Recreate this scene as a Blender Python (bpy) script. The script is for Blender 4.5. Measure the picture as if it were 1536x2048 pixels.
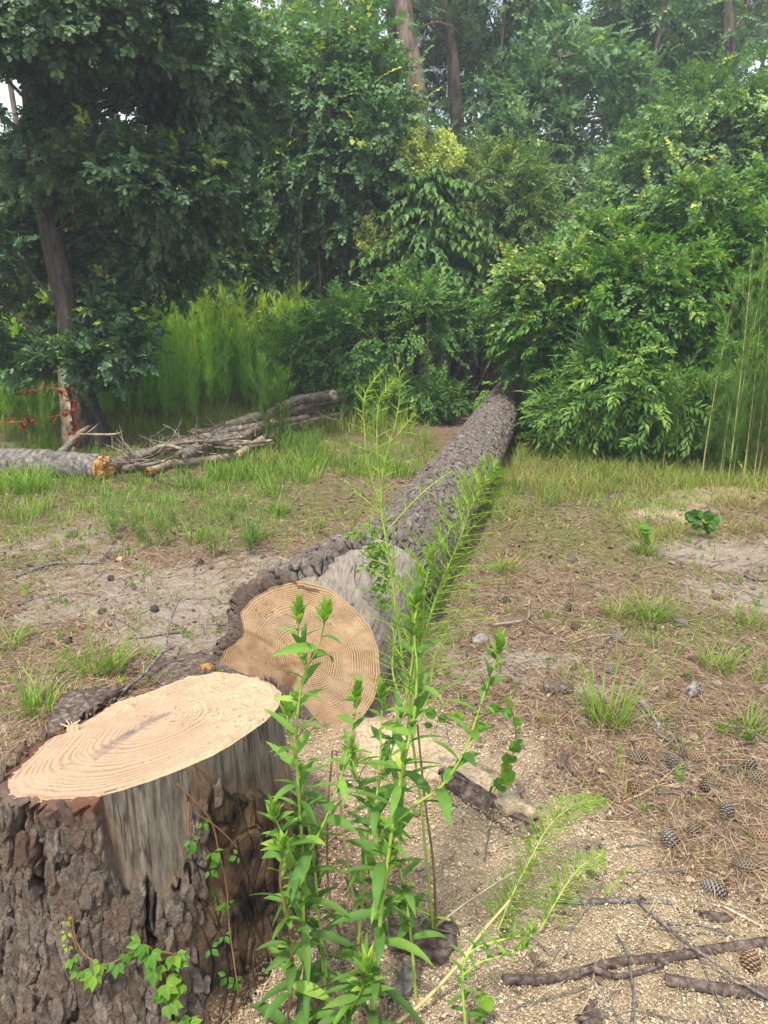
import bpy, math, random
import numpy as np
from mathutils import Vector
R_ = np.random.default_rng(11)
random.seed(5)
for o in list(bpy.data.objects): bpy.data.objects.remove(o)
S = bpy.context.scene
COL = S.collection
# ------------------------------------------------------------------ camera
CAMH = 1.6; F = 25/36*2048; PITCH = math.atan((1024-620)/F)
cam = bpy.data.objects.new('camera', bpy.data.cameras.new('camera')); COL.objects.link(cam)
cam.data.sensor_fit = 'VERTICAL'; cam.data.sensor_height = 36; cam.data.sensor_width = 27; cam.data.lens = 25
cam.data.clip_start = 0.05; cam.data.clip_end = 800
cam.location = (0, 0, CAMH); cam.rotation_euler = (math.pi/2-PITCH, 0, 0)
S.camera = cam
# ------------------------------------------------------------------ world
SUN_EL = math.radians(63); SUN_AZ = math.radians(-156)      # azimuth from +Y towards +X
w = bpy.data.worlds.new('World'); S.world = w; w.use_nodes = True
nt = w.node_tree; nt.nodes.clear()
def N(nt, t, **k):
    n = nt.nodes.new(t)
    for a, b in k.items(): setattr(n, a, b)
    return n
out = N(nt, 'ShaderNodeOutputWorld'); bg = N(nt, 'ShaderNodeBackground'); sky = N(nt, 'ShaderNodeTexSky', sky_type='NISHITA')
sky.sun_disc = False; sky.sun_elevation = SUN_EL; sky.sun_rotation = SUN_AZ; sky.air_density = 1.2; sky.dust_density = 3.5; sky.ozone_density = 1.0
tc = N(nt, 'ShaderNodeTexCoord'); nz = N(nt, 'ShaderNodeTexNoise'); nz.inputs['Scale'].default_value = 3.0; nz.inputs['Detail'].default_value = 7
rp = N(nt, 'ShaderNodeMapRange'); rp.inputs['From Min'].default_value = 0.28; rp.inputs['From Max'].default_value = 0.62
mx = N(nt, 'ShaderNodeMix', data_type='RGBA'); mx.inputs[7].default_value = (9.5, 10.0, 10.6, 1)
nt.links.new(tc.outputs['Generated'], nz.inputs['Vector']); nt.links.new(nz.outputs['Fac'], rp.inputs['Value'])
nt.links.new(rp.outputs['Result'], mx.inputs[0]); nt.links.new(sky.outputs['Color'], mx.inputs[6])
nt.links.new(mx.outputs[2], bg.inputs['Color']); bg.inputs['Strength'].default_value = 0.13
nt.links.new(bg.outputs[0], out.inputs[0])
sl = bpy.data.lights.new('sun', 'SUN'); so = bpy.data.objects.new('sun', sl); COL.objects.link(so)
sl.energy = 3.9; sl.angle = math.radians(5); sl.color = (1.0, 0.95, 0.86)
sd = Vector((math.sin(SUN_AZ)*math.cos(SUN_EL), math.cos(SUN_AZ)*math.cos(SUN_EL), math.sin(SUN_EL)))
so.rotation_euler = sd.to_track_quat('Z', 'Y').to_euler(); so.location = (0, 0, 20)
S.view_settings.view_transform = 'Standard'; S.view_settings.look = 'None'; S.view_settings.exposure = 0.45; S.view_settings.gamma = 1
S.cycles.max_bounces = 6; S.cycles.diffuse_bounces = 3; S.cycles.glossy_bounces = 2; S.cycles.transmission_bounces = 3
HAZE = .0045
# ------------------------------------------------------------------ pixel helpers
cp, sp = math.cos(PITCH), math.sin(PITCH)
def ray(px, py):
    u = (px-768)/F; v = (1024-py)/F
    return np.array([u, cp+v*sp, -sp+v*cp])
def G(px, py, z=0.0):
    d = ray(px, py); t = (z-CAMH)/d[2]; return np.array([0, 0, CAMH])+d*t
def W(px, py, Y):
    d = ray(px, py); return np.array([0, 0, CAMH])+d*(Y/d[1])
def proj(p):
    p = np.asarray(p); x = p[..., 0]; y = p[..., 1]; z = p[..., 2]-CAMH
    d = np.maximum(y*cp-z*sp, 1e-3); u = x/d; v = (y*sp+z*cp)/d
    return 768+u*F, 1024-v*F
# ------------------------------------------------------------------ noise
def h3(ix, iy, iz, s=0):
    n = (ix.astype(np.int64)*374761393+iy.astype(np.int64)*668265263+iz.astype(np.int64)*2147483647+s*1274126177) & 0xffffffff
    n = ((n ^ (n >> 13))*1274126177) & 0xffffffff
    n = ((n ^ (n >> 15))*2246822519) & 0xffffffff
    return ((n ^ (n >> 16)) & 0xffffff)/float(0xffffff)
def vnoise(p, s=0):
    i = np.floor(p).astype(np.int64); f = p-i; f = f*f*(3-2*f); r = 0
    for a in (0, 1):
        for b in (0, 1):
            for c in (0, 1):
                wt = (f[..., 0] if a else 1-f[..., 0])*(f[..., 1] if b else 1-f[..., 1])*(f[..., 2] if c else 1-f[..., 2])
                r = r+wt*h3(i[..., 0]+a, i[..., 1]+b, i[..., 2]+c, s)
    return r*2-1
def fbm(p, o=4, s=0):
    r = 0; a = 1
    for k in range(o): r = r+a*vnoise(p*(2**k)+k*7.3, s+k); a *= .5
    return r/1.6
def worley(p, s=0):
    i = np.floor(p).astype(np.int64); f1 = np.full(p.shape[:-1], 9.); f2 = f1.copy(); idn = np.zeros(p.shape[:-1]); of = np.zeros(p.shape)
    for a in (-1, 0, 1):
        for b in (-1, 0, 1):
            for c in (-1, 0, 1):
                q = i+np.array([a, b, c]); x, y, z = q[..., 0], q[..., 1], q[..., 2]
                dv = p-q-np.stack([h3(x, y, z, s), h3(x, y, z, s+1), h3(x, y, z, s+2)], -1)
                d = np.sqrt((dv**2).sum(-1)); m = d < f1; of = np.where(m[..., None], dv, of)
                f2 = np.where(m, f1, np.minimum(f2, d)); idn = np.where(m, h3(x, y, z, s+3), idn); f1 = np.where(m, d, f1)
    return f1, f2, idn, of
def sstep(a, b, x):
    t = np.clip((x-a)/(b-a), 0, 1); return t*t*(3-2*t)
def polydist(px, py, poly):
    """signed distance in px, positive inside"""
    poly = np.array(poly, float); n = len(poly); ins = np.zeros(px.shape, bool); dm = np.full(px.shape, 1e9)
    for k in range(n):
        x0, y0 = poly[k]; x1, y1 = poly[(k+1) % n]
        c = ((y0 > py) != (y1 > py)) & (px < (x1-x0)*(py-y0)/((y1-y0) if y1 != y0 else 1e-9)+x0); ins ^= c
        t = np.clip(((px-x0)*(x1-x0)+(py-y0)*(y1-y0))/((x1-x0)**2+(y1-y0)**2), 0, 1)
        dm = np.minimum(dm, np.hypot(px-x0-t*(x1-x0), py-y0-t*(y1-y0)))
    return np.where(ins, dm, -dm)
# ------------------------------------------------------------------ mesh building
def build(name, chunks, mats, parent=None, attrs=None, smooth=True):
    """chunks: list of (verts Nx3, faces Mx3/Mx4, mat index, tint per face or scalar)"""
    if not isinstance(mats, (list, tuple)): mats = [mats]
    vs = []; loops = []; starts = []; mi = []; ti = []; sm = []; vo = 0; lo = 0
    for ch in chunks:
        v, f = ch[0], np.asarray(ch[1]); m = ch[2] if len(ch) > 2 else 0; t = ch[3] if len(ch) > 3 else 0.5
        if len(f) == 0: continue
        vs.append(np.asarray(v, np.float32)); k = f.shape[1]
        loops.append((f+vo).astype(np.int32).ravel()); starts.append((np.arange(len(f))*k+lo).astype(np.int32))
        mi.append(np.full(len(f), m, np.int32)); ti.append(np.broadcast_to(np.asarray(t, np.float32), (len(f),)))
        sm.append(np.full(len(f), ch[4] if len(ch) > 4 else smooth)); vo += len(v); lo += len(f)*k
    V = np.concatenate(vs); L = np.concatenate(loops); ST = np.concatenate(starts); MI = np.concatenate(mi); T = np.concatenate(ti)
    me = bpy.data.meshes.new(name); me.vertices.add(len(V)); me.vertices.foreach_set('co', V.ravel())
    me.loops.add(len(L)); me.loops.foreach_set('vertex_index', L)
    me.polygons.add(len(ST)); me.polygons.foreach_set('loop_start', ST); me.polygons.foreach_set('material_index', MI)
    me.polygons.foreach_set('use_smooth', np.concatenate(sm))
    a = me.attributes.new('tint', 'FLOAT', 'FACE'); a.data.foreach_set('value', np.ascontiguousarray(T))
    for an, av in (attrs or {}).items():
        b = me.attributes.new(an, 'FLOAT', 'POINT'); b.data.foreach_set('value', np.asarray(av, np.float32).ravel())
    me.update(calc_edges=True)
    for m in mats: me.materials.append(m)
    o = bpy.data.objects.new(name, me); COL.objects.link(o)
    if parent: o.parent = parent; o.matrix_parent_inverse = parent.matrix_world.inverted()
    return o
def tag(o, label=None, cat=None, group=None, kind=None):
    if label: o['label'] = label
    if cat: o['category'] = cat
    if group: o['group'] = group
    if kind: o['kind'] = kind
    return o
def thing(name, loc, label, cat, group=None):
    o = bpy.data.objects.new(name, None); COL.objects.link(o); o.location = tuple(float(c) for c in loc); o.empty_display_size = .1
    bpy.context.view_layer.update()
    return tag(o, label, cat, group)
def norm(a): return a/np.maximum(np.linalg.norm(a, axis=-1, keepdims=True), 1e-9)
def frames(d, up):
    """d: axis (N,3) -> X side, Y axis, Z normal"""
    y = norm(d); x = norm(np.cross(y, up)); z = np.cross(x, y); return x, y, z
def inst(tv, tf, pos, X, Y, Z, sc):
    tv = np.asarray(tv, float); tf = np.asarray(tf); n = len(pos); k = len(tv); sc = np.broadcast_to(np.asarray(sc, float).reshape(-1, 1) if np.ndim(sc) else np.full((1, 1), sc), (n, 1))
    v = pos[:, None, :]+sc[:, :, None]*(tv[None, :, 0:1]*X[:, None, :]+tv[None, :, 1:2]*Y[:, None, :]+tv[None, :, 2:3]*Z[:, None, :])
    f = tf[None]+(np.arange(n)*k)[:, None, None]
    return v.reshape(-1, 3), f.reshape(-1, tf.shape[1])
def tube(pts, rad, sides=8, cap=True, nz=0, seed=0, sub=1):
    pts = np.asarray(pts, float); rad = np.broadcast_to(np.asarray(rad, float), (len(pts),))
    if sub > 1:
        n = len(pts); t = np.linspace(0, n-1, (n-1)*sub+1); i = np.minimum(t.astype(int), n-2); f = (t-i)[:, None]
        P = np.vstack([2*pts[0]-pts[1], pts, 2*pts[-1]-pts[-2]])
        a, b, c, d = P[i], P[i+1], P[i+2], P[i+3]
        rad = np.interp(t, np.arange(n), rad)
        pts = .5*((2*b)+(-a+c)*f+(2*a-5*b+4*c-d)*f**2+(-a+3*b-3*c+d)*f**3)
    n = len(pts); tg = np.gradient(pts, axis=0) if n > 1 else np.array([[0, 0, 1.]]); tg = norm(tg)
    ref = np.array([0, 0, 1.]) if abs(tg[:, 2]).mean() < .8 else np.array([0, 1., 0])
    x = norm(np.cross(tg, ref)); y = np.cross(tg, x); th = np.arange(sides)/sides*2*np.pi
    r = rad[:, None]*np.ones((n, sides))
    dirs = np.cos(th)[None, :, None]*x[:, None]+np.sin(th)[None, :, None]*y[:, None]
    if nz:
        q = pts[:, None]+dirs*r[..., None]; r = r*(1+nz*fbm(q/np.maximum(rad.mean(), .004)*.9, 3, seed))
    v = (pts[:, None]+dirs*r[..., None]).reshape(-1, 3)
    a = np.arange(n-1)[:, None]*sides; j = np.arange(sides)[None]; j2 = (j+1) % sides
    f = np.stack([a+j, a+j2, a+sides+j2, a+sides+j], -1).reshape(-1, 4)
    if cap:
        v = np.vstack([v, pts[:1], pts[-1:]]); b = len(v)-2; e = (n-1)*sides
        f = np.vstack([f]+[np.array([[b, (k+1) % sides, k, k]]) for k in range(0)])
        c = np.array([[b, (k+1) % sides, k] for k in range(sides)]+[[b+1, e+k, e+(k+1) % sides] for k in range(sides)])
        return [(v, f), (v, c)]
    return [(v, f)]
def tubes(lst, m=0, t=.5):
    return [(v, f, m, t) for ch in lst for v, f in ch]
def strips(base, d0, bend, length, width, segs=3, side=None, up=None):
    """tapered blades. base N,3; d0 N,3 start direction; bend N,3 added direction growing with t"""
    n = len(base); t = np.linspace(0, 1, segs+1)
    if side is None:
        side = norm(np.cross(d0, np.array([0, 0, 1.])+.01)+1e-6)
    L = np.asarray(length).reshape(-1, 1, 1)*np.ones((n, 1, 1)); Wd = np.asarray(width).reshape(-1, 1, 1)*np.ones((n, 1, 1))
    c = base[:, None]+L*(t[None, :, None]*d0[:, None]+(t**2)[None, :, None]*bend[:, None])
    wd = Wd*.5*np.array([(1-q)**.6*(.55+.45*min(1, q*5)) for q in t[:-1]])[None, :, None]
    l = c[:, :-1]-side[:, None]*wd; r = c[:, :-1]+side[:, None]*wd
    v = np.concatenate([np.stack([l, r], 2).reshape(n, -1, 3), c[:, -1:]], 1); k = 2*segs+1
    q = np.array([[2*i, 2*i+1, 2*i+3, 2*i+2] for i in range(segs-1)]).reshape(-1, 4); tr = np.array([[2*segs-2, 2*segs-1, 2*segs]])
    o = (np.arange(n)*k)[:, None, None]; v = v.reshape(-1, 3)
    return v, (q[None]+o).reshape(-1, 4), (tr[None]+o).reshape(-1, 3)
def blade_chunks(base, d0, bend, length, width, tint, segs=3, m=0, side=None):
    v, q, t = strips(base, d0, bend, length, width, segs, side)
    out = []
    if len(q): out.append((v, q, m, np.repeat(tint, segs-1)))
    out.append((v, t, m, tint)); return out
def rdir(n, r=R_): return norm(r.normal(size=(n, 3)))
# ------------------------------------------------------------------ materials
def newmat(name):
    m = bpy.data.materials.new(name); m.use_nodes = True; nt = m.node_tree; nt.nodes.clear(); return m, nt
def attr(nt, n): a = N(nt, 'ShaderNodeAttribute', attribute_name=n); return a.outputs['Fac']
def ramp(nt, fac, stops, interp='LINEAR'):
    r = N(nt, 'ShaderNodeValToRGB'); r.color_ramp.interpolation = interp; cr = r.color_ramp
    while len(cr.elements) < len(stops): cr.elements.new(.5)
    for e, (p, c) in zip(cr.elements, stops): e.position = p; e.color = (*c, 1)
    nt.links.new(fac, r.inputs[0]); return r.outputs[0]
def noise(nt, scale, detail=5, rough=.6, vec=None, dist=0):
    n = N(nt, 'ShaderNodeTexNoise'); n.inputs['Scale'].default_value = scale; n.inputs['Detail'].default_value = detail; n.inputs['Roughness'].default_value = rough
    n.inputs['Distortion'].default_value = dist
    if vec is None: vec = N(nt, 'ShaderNodeTexCoord').outputs['Object']
    nt.links.new(vec, n.inputs['Vector']); return n.outputs['Fac']
def mapping(nt, sc, rot=(0, 0, 0)):
    t = N(nt, 'ShaderNodeTexCoord'); m = N(nt, 'ShaderNodeMapping'); m.inputs['Scale'].default_value = sc; m.inputs['Rotation'].default_value = rot
    nt.links.new(t.outputs['Object'], m.inputs['Vector']); return m.outputs[0]
def math_(nt, op, a, b=None, c=None, clamp=False):
    n = N(nt, 'ShaderNodeMath', operation=op, use_clamp=clamp)
    for k, x in enumerate((a, b, c)):
        if x is None: continue
        if isinstance(x, (int, float)): n.inputs[k].default_value = x
        else: nt.links.new(x, n.inputs[k])
    return n.outputs[0]
def mixc(nt, fac, a, b, mode='MIX'):
    n = N(nt, 'ShaderNodeMix', data_type='RGBA', blend_type=mode)
    for k, x in ((0, fac), (6, a), (7, b)):
        if isinstance(x, (int, float)): n.inputs[k].default_value = x
        elif isinstance(x, tuple): n.inputs[k].default_value = (*x, 1)
        else: nt.links.new(x, n.inputs[k])
    return n.outputs[2]
def finish(m, nt, col, rough=.8, spec=.25, bump=None, bstr=.5, bdist=.01, transl=0, tcol=None):
    o = N(nt, 'ShaderNodeOutputMaterial'); p = N(nt, 'ShaderNodeBsdfPrincipled')
    p.inputs['Roughness'].default_value = rough; p.inputs['Specular IOR Level'].default_value = spec
    if isinstance(col, tuple): p.inputs['Base Color'].default_value = (*col, 1)
    else: nt.links.new(col, p.inputs['Base Color'])
    if bump is not None:
        b = N(nt, 'ShaderNodeBump'); b.inputs['Strength'].default_value = bstr; b.inputs['Distance'].default_value = bdist
        nt.links.new(bump, b.inputs['Height']); nt.links.new(b.outputs[0], p.inputs['Normal'])
    sh = p.outputs[0]
    if transl:
        t = N(nt, 'ShaderNodeBsdfTranslucent'); ms = N(nt, 'ShaderNodeMixShader'); ms.inputs[0].default_value = transl
        c2 = mixc(nt, 1.0, col, tcol or (1.0, 1.15, .45), 'MULTIPLY')
        nt.links.new(c2, t.inputs['Color']); nt.links.new(sh, ms.inputs[1]); nt.links.new(t.outputs[0], ms.inputs[2]); sh = ms.outputs[0]
    nt.links.new(sh, o.inputs[0]); return m
def leafmat(name, stops, transl=.3, rough=.5, spec=.3, var=.35):
    m, nt = newmat(name); c = ramp(nt, attr(nt, 'tint'), stops)
    n = math_(nt, 'ADD', math_(nt, 'MULTIPLY', noise(nt, 1.3, 3), .55), math_(nt, 'MULTIPLY', noise(nt, 45, 3), .45)); c = mixc(nt, var+.15, c, ramp(nt, n, [(.3, (.45, .5, .5)), (.7, (1.25, 1.2, 1.0))]), 'MULTIPLY')
    return finish(m, nt, c, rough, spec, transl=transl)
M = {}
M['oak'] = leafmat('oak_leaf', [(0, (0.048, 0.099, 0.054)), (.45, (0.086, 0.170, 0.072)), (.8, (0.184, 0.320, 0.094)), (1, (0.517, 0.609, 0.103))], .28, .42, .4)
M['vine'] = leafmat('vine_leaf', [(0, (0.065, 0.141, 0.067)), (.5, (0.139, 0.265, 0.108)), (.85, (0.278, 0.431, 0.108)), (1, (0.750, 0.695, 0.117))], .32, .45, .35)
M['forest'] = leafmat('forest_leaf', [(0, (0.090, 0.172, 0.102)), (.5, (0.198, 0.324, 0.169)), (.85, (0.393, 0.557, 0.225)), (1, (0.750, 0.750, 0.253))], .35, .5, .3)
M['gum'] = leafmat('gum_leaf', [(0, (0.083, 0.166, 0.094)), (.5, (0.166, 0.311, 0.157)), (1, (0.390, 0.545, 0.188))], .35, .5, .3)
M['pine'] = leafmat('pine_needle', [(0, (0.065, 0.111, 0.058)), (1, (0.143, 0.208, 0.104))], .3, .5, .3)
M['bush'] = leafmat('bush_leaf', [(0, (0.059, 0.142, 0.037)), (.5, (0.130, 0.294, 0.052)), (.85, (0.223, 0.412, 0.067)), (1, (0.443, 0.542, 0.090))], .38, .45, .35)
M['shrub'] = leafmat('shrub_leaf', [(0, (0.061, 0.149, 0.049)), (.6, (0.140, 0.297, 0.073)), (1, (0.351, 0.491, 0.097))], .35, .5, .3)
M['palesh'] = leafmat('pale_shrub_leaf', [(0, (0.100, 0.188, 0.050)), (.6, (0.250, 0.350, 0.112)), (1, (0.525, 0.575, 0.250))], .35, .5, .3)
M['flower'] = leafmat('yellow_green_flower', [(0, (.5, .58, .14)), (1, (.74, .78, .3))], .35, .6, .2)
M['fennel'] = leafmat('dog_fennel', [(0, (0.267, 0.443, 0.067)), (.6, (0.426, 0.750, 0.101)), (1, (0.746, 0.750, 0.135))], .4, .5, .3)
M['fennel2'] = leafmat('dog_fennel_dull', [(0, (0.095, 0.188, 0.036)), (1, (0.203, 0.350, 0.072))], .4, .5, .3)  # darker, duller green of the separate clumps and low sprigs
M['fennelfg'] = leafmat('bright_feathery_leaf', [(0, (0.125, 0.265, 0.023)), (.6, (0.211, 0.390, 0.031)), (1, (0.328, 0.468, 0.047))], .4, .5, .3)
M['grass'] = leafmat('grass_blade', [(0, (.36, .26, .12)), (.25, (.42, .36, .13)), (.45, (.26, .36, .06)), (.75, (.17, .33, .045)), (1, (.32, .46, .06))], .35, .5, .3)
M['weed'] = leafmat('broad_weed_leaf', [(0, (.05, .14, .02)), (.5, (.1, .25, .03)), (1, (.3, .45, .04))], .35, .5, .3)
M['gold'] = leafmat('goldenrod_leaf', [(0, (0.060, 0.139, 0.035)), (.5, (0.119, 0.249, 0.055)), (.85, (0.219, 0.399, 0.070)), (1, (0.459, 0.618, 0.100))], .33, .6, .25, .55)
M['yellowing'] = leafmat('yellowing_weed_leaf', [(0, (.25, .16, .05)), (.5, (.38, .36, .08)), (1, (.3, .4, .08))], .3, .7, .2, .5)
M['deadleaf'] = leafmat('dead_orange_leaf', [(0, (.16, .03, .012)), (1, (.45, .1, .03))], .25, .6, .3)
M['litter'] = leafmat('pine_needle_litter', [(0, (.1, .05, .028)), (.5, (.33, .21, .12)), (1, (.62, .49, .33))], .1, .7, .2, .3)
M['chips'] = leafmat('sawdust_crumbs', [(0, (.36, .27, .18)), (.5, (.6, .48, .34)), (1, (.78, .68, .53))], .15, .8, .1, .15)
M['flake'] = leafmat('bark_flake', [(0, (.07, .05, .04)), (.5, (.2, .13, .1)), (.8, (.34, .27, .22)), (1, (.5, .3, .16))], 0.0001, .8, .2, .3)
M['straw'] = leafmat('dry_straw', [(0, (.3, .2, .1)), (1, (.58, .46, .26))], .2, .6, .2)
def stemmat(name, a, b, rough=.6):
    m, nt = newmat(name); c = ramp(nt, noise(nt, 25, 4), [(.3, a), (.7, b)]); return finish(m, nt, c, rough, .3)
M['gstem'] = stemmat('green_stem', (.25, .38, .05), (.4, .5, .1)); M['bstem'] = stemmat('brown_stem', (.14, .09, .05), (.3, .2, .09))
M['ystem'] = stemmat('straw_stem', (.42, .34, .14), (.6, .5, .25)); M['rstem'] = stemmat('creeper_stem', (.22, .1, .05), (.34, .18, .09))
def barkmat(name, dark, mid, light, scale=14, stretch=(1, 1, .3), bstr=.8, bdist=.02):
    m, nt = newmat(name); v = mapping(nt, stretch); n1 = noise(nt, scale, 8, .65, v, .6); n2 = noise(nt, scale*.25, 4)
    c = ramp(nt, n1, [(.32, dark), (.5, mid), (.7, light)]); c = mixc(nt, .5, c, ramp(nt, n2, [(.3, (.6, .6, .6)), (.7, (1.25, 1.2, 1.15))]), 'MULTIPLY')
    return finish(m, nt, c, .9, .15, n1, bstr, bdist)
M['oakbark'] = barkmat('oak_bark', (.02, .017, .014), (.06, .05, .04), (.125, .105, .088), 18)
M['farbark'] = barkmat('far_bark', (.06, .05, .042), (.14, .11, .09), (.25, .2, .17), 10)
M['pinebark'] = barkmat('pine_bark', (.09, .06, .045), (.22, .16, .13), (.36, .28, .23), 9, (1, 1, .35))
M['deadwood'] = barkmat('dead_wood_bark', (.06, .045, .035), (.2, .16, .125), (.38, .33, .28), 14, (1, 1, 1))
M['palewood'] = barkmat('pale_dead_wood', (.2, .14, .09), (.42, .33, .23), (.6, .52, .4), 12, (1, 1, 1), .4)
M['greystick'] = barkmat('grey_stick_bark', (.05, .045, .042), (.15, .135, .125), (.34, .32, .3), 60, (1, 1, 1), .6, .004)
M['slab'] = barkmat('bark_slab', (.04, .03, .025), (.13, .095, .08), (.3, .245, .21), 42, (1, 1, 1), 1.0, .012)
M['sawslab'] = barkmat('sawdust_cover', (.26, .19, .12), (.5, .39, .26), (.66, .54, .38), 90, (1, 1, 1), 1.0, .006)
M['orangewood'] = barkmat('broken_orange_wood', (.2, .08, .02), (.52, .27, .09), (.72, .5, .26), 22, (1, 1, 1), .9, .02)
M['greychip'] = barkmat('grey_weathered_chip', (.09, .08, .07), (.22, .2, .18), (.38, .355, .32), 30, (1, 1, 1), .6, .006)
def main_bark(name, fdark, mid, light, red):
    m, nt = newmat(name); h = attr(nt, 'h'); n1 = noise(nt, 60, 7, .7); n2 = noise(nt, 9, 4); n3 = noise(nt, 220, 4)
    c = ramp(nt, n1, [(.3, mid), (.62, light)]); c = mixc(nt, 1.0, c, ramp(nt, attr(nt, 'tint'), [(0, (.62, .6, .58)), (.5, (1, 1, 1)), (1, (1.5, 1.48, 1.46))]), 'MULTIPLY')
    c = mixc(nt, ramp(nt, n2, [(.45, (0, 0, 0)), (.7, (.8, .8, .8))]), c, red)
    c = mixc(nt, ramp(nt, h, [(.12, (1, 1, 1)), (.42, (0, 0, 0))]), c, fdark)
    c = mixc(nt, attr(nt, 'rot'), c, ramp(nt, n2, [(.4, (.022, .018, .015)), (.62, (.16, .1, .055))]))
    c = mixc(nt, math_(nt, 'MULTIPLY', attr(nt, 'fresh'), ramp(nt, n2, [(.35, (.25,)*3), (.6, (.95,)*3)])), c, (.2, .085, .05))
    c = mixc(nt, ramp(nt, math_(nt, 'MULTIPLY', noise(nt, 130, 2), attr(nt, 'dust')), [(.47, (0, 0, 0)), (.53, (1, 1, 1))]), c, (.42, .3, .18))
    return finish(m, nt, c, .85, .22, math_(nt, 'ADD', math_(nt, 'ADD', n1, noise(nt, 26, 8, .7, mapping(nt, (1.6, 1.6, .5)), .8)), math_(nt, 'MULTIPLY', n3, .5)), 1.0, .011)
M['stumpbark'] = main_bark('stump_bark', (.02, .014, .01), (.09, .066, .05), (.235, .195, .158), (.15, .085, .055))
M['logbark'] = main_bark('log_bark', (.02, .015, .012), (.09, .073, .061), (.265, .228, .198), (.16, .11, .08))
def barewood(name, cols, orange, sc):
    m, nt = newmat(name); v = mapping(nt, sc[0], sc[1]); n1 = noise(nt, 95, 8, .72, v, .2); n2 = noise(nt, 7, 4)
    c = ramp(nt, n1, [(.3, cols[0]), (.5, cols[1]), (.72, cols[2])]); c = mixc(nt, ramp(nt, n2, [(.5, (0, 0, 0)), (.68, (.5, .5, .5))]), c, orange)
    ck = noise(nt, 34, 3, .5, mapping(nt, tuple((x*.35 if x < .5 else x) for x in sc[0]), sc[1])); c = mixc(nt, ramp(nt, ck, [(.58, (0,)*3), (.61, (.85,)*3), (.63, (0,)*3)]), c, (.035, .024, .018))
    c = mixc(nt, math_(nt, 'MULTIPLY', attr(nt, 'edge'), ramp(nt, n2, [(.4, (.1,)*3), (.65, (.7,)*3)])), c, (.3, .17, .07))
    c = mixc(nt, attr(nt, 'rot'), c, ramp(nt, n2, [(.4, (.03, .024, .018)), (.62, (.15, .1, .06))]))
    return finish(m, nt, c, .85, .15, n1, .5, .005)
M['barestump'] = barewood('weathered_stump_wood', ((.05, .038, .03), (.17, .145, .115), (.33, .285, .235)), (.4, .27, .14), ((1, 1, .1), (0, 0, 0)))
LOGANG = math.radians(14.8)
M['barelog'] = barewood('weathered_log_wood', ((.1, .08, .066), (.25, .21, .175), (.38, .34, .295)), (.4, .33, .26), ((1, .1, 1), (0, 0, LOGANG)))
def ringmat(name, lt, dk, pith, N_, dustc, wob=.35, roughn=1.0, power=.5, grey=(.5, .45, .36)):
    m, nt = newmat(name); s = attr(nt, 's'); n = noise(nt, 7, 3); nf = noise(nt, 160, 4, .7)
    ph = math_(nt, 'ADD', math_(nt, 'MULTIPLY', s, N_*6.2832), math_(nt, 'MULTIPLY', n, 9*wob))
    ph = math_(nt, 'ADD', ph, math_(nt, 'MULTIPLY', math_(nt, 'SINE', math_(nt, 'MULTIPLY', s, 23.0)), 2.2))
    wv = math_(nt, 'MULTIPLY_ADD', math_(nt, 'SINE', ph), .5, .5); wv = math_(nt, 'POWER', wv, 1.7)
    n1d = N(nt, 'ShaderNodeTexNoise', noise_dimensions='1D'); nt.links.new(math_(nt, 'MULTIPLY', s, 13.0), n1d.inputs['W']); n1d.inputs['Detail'].default_value = 3
    ph = math_(nt, 'ADD', ph, math_(nt, 'MULTIPLY', n1d.outputs['Fac'], 16.0))
    mod = ramp(nt, noise(nt, 11, 4), [(.36, (.15,)*3), (.6, (1,)*3)])
    wv2 = math_(nt, 'MULTIPLY', wv, mod)
    c = mixc(nt, wv2, lt, dk)
    c = mixc(nt, ramp(nt, noise(nt, 5, 4), [(.45, (0,)*3), (.75, (.4,)*3)]), c, grey)
    c = mixc(nt, ramp(nt, attr(nt, 'stain'), [(0, (0,)*3), (1, (.85,)*3)]), c, pith)
    c = mixc(nt, attr(nt, 'dust'), c, ramp(nt, nf, [(.35, tuple(x*.82 for x in dustc)), (.6, dustc)]))
    spk = noise(nt, 75, 2); c = mixc(nt, ramp(nt, math_(nt, 'MULTIPLY', spk, math_(nt, 'ADD', noise(nt, 6, 2), .45)), [(.66, (0,)*3), (.7, (.8,)*3)]), c, (.2, .09, .04))
    c = mixc(nt, .45, c, ramp(nt, nf, [(.3, (.66, .6, .52)), (.6, (1.1, 1.1, 1.1))]), 'MULTIPLY')
    wvt = N(nt, 'ShaderNodeTexWave'); wvt.inputs['Scale'].default_value = 38; wvt.inputs['Distortion'].default_value = 2.5; wvt.inputs['Detail'].default_value = 3; nt.links.new(mapping(nt, (1, .5, .8), (.3, .2, .7)), wvt.inputs['Vector'])
    c = mixc(nt, .16, c, ramp(nt, wvt.outputs['Fac'], [(.3, (.55, .5, .45)), (.7, (1.15, 1.15, 1.15))]), 'MULTIPLY')
    inv = math_(nt, 'SUBTRACT', 1.0, attr(nt, 'dust'))
    hh = math_(nt, 'ADD', math_(nt, 'MULTIPLY', wv, math_(nt, 'MULTIPLY', inv, .16)), math_(nt, 'MULTIPLY', nf, roughn))
    return finish(m, nt, c, .85, .12, hh, .55, .004)
M['stumptop'] = ringmat('sawn_stump_face', (.5, .36, .245), (.35, .2, .12), (.16, .13, .12), 22, (.54, .4, .255), grey=(.46, .36, .27))
M['logface'] = ringmat('sawn_log_face', (.6, .42, .25), (.2, .085, .03), (.17, .085, .045), 36, (.78, .6, .38), roughn=.6)
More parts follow.
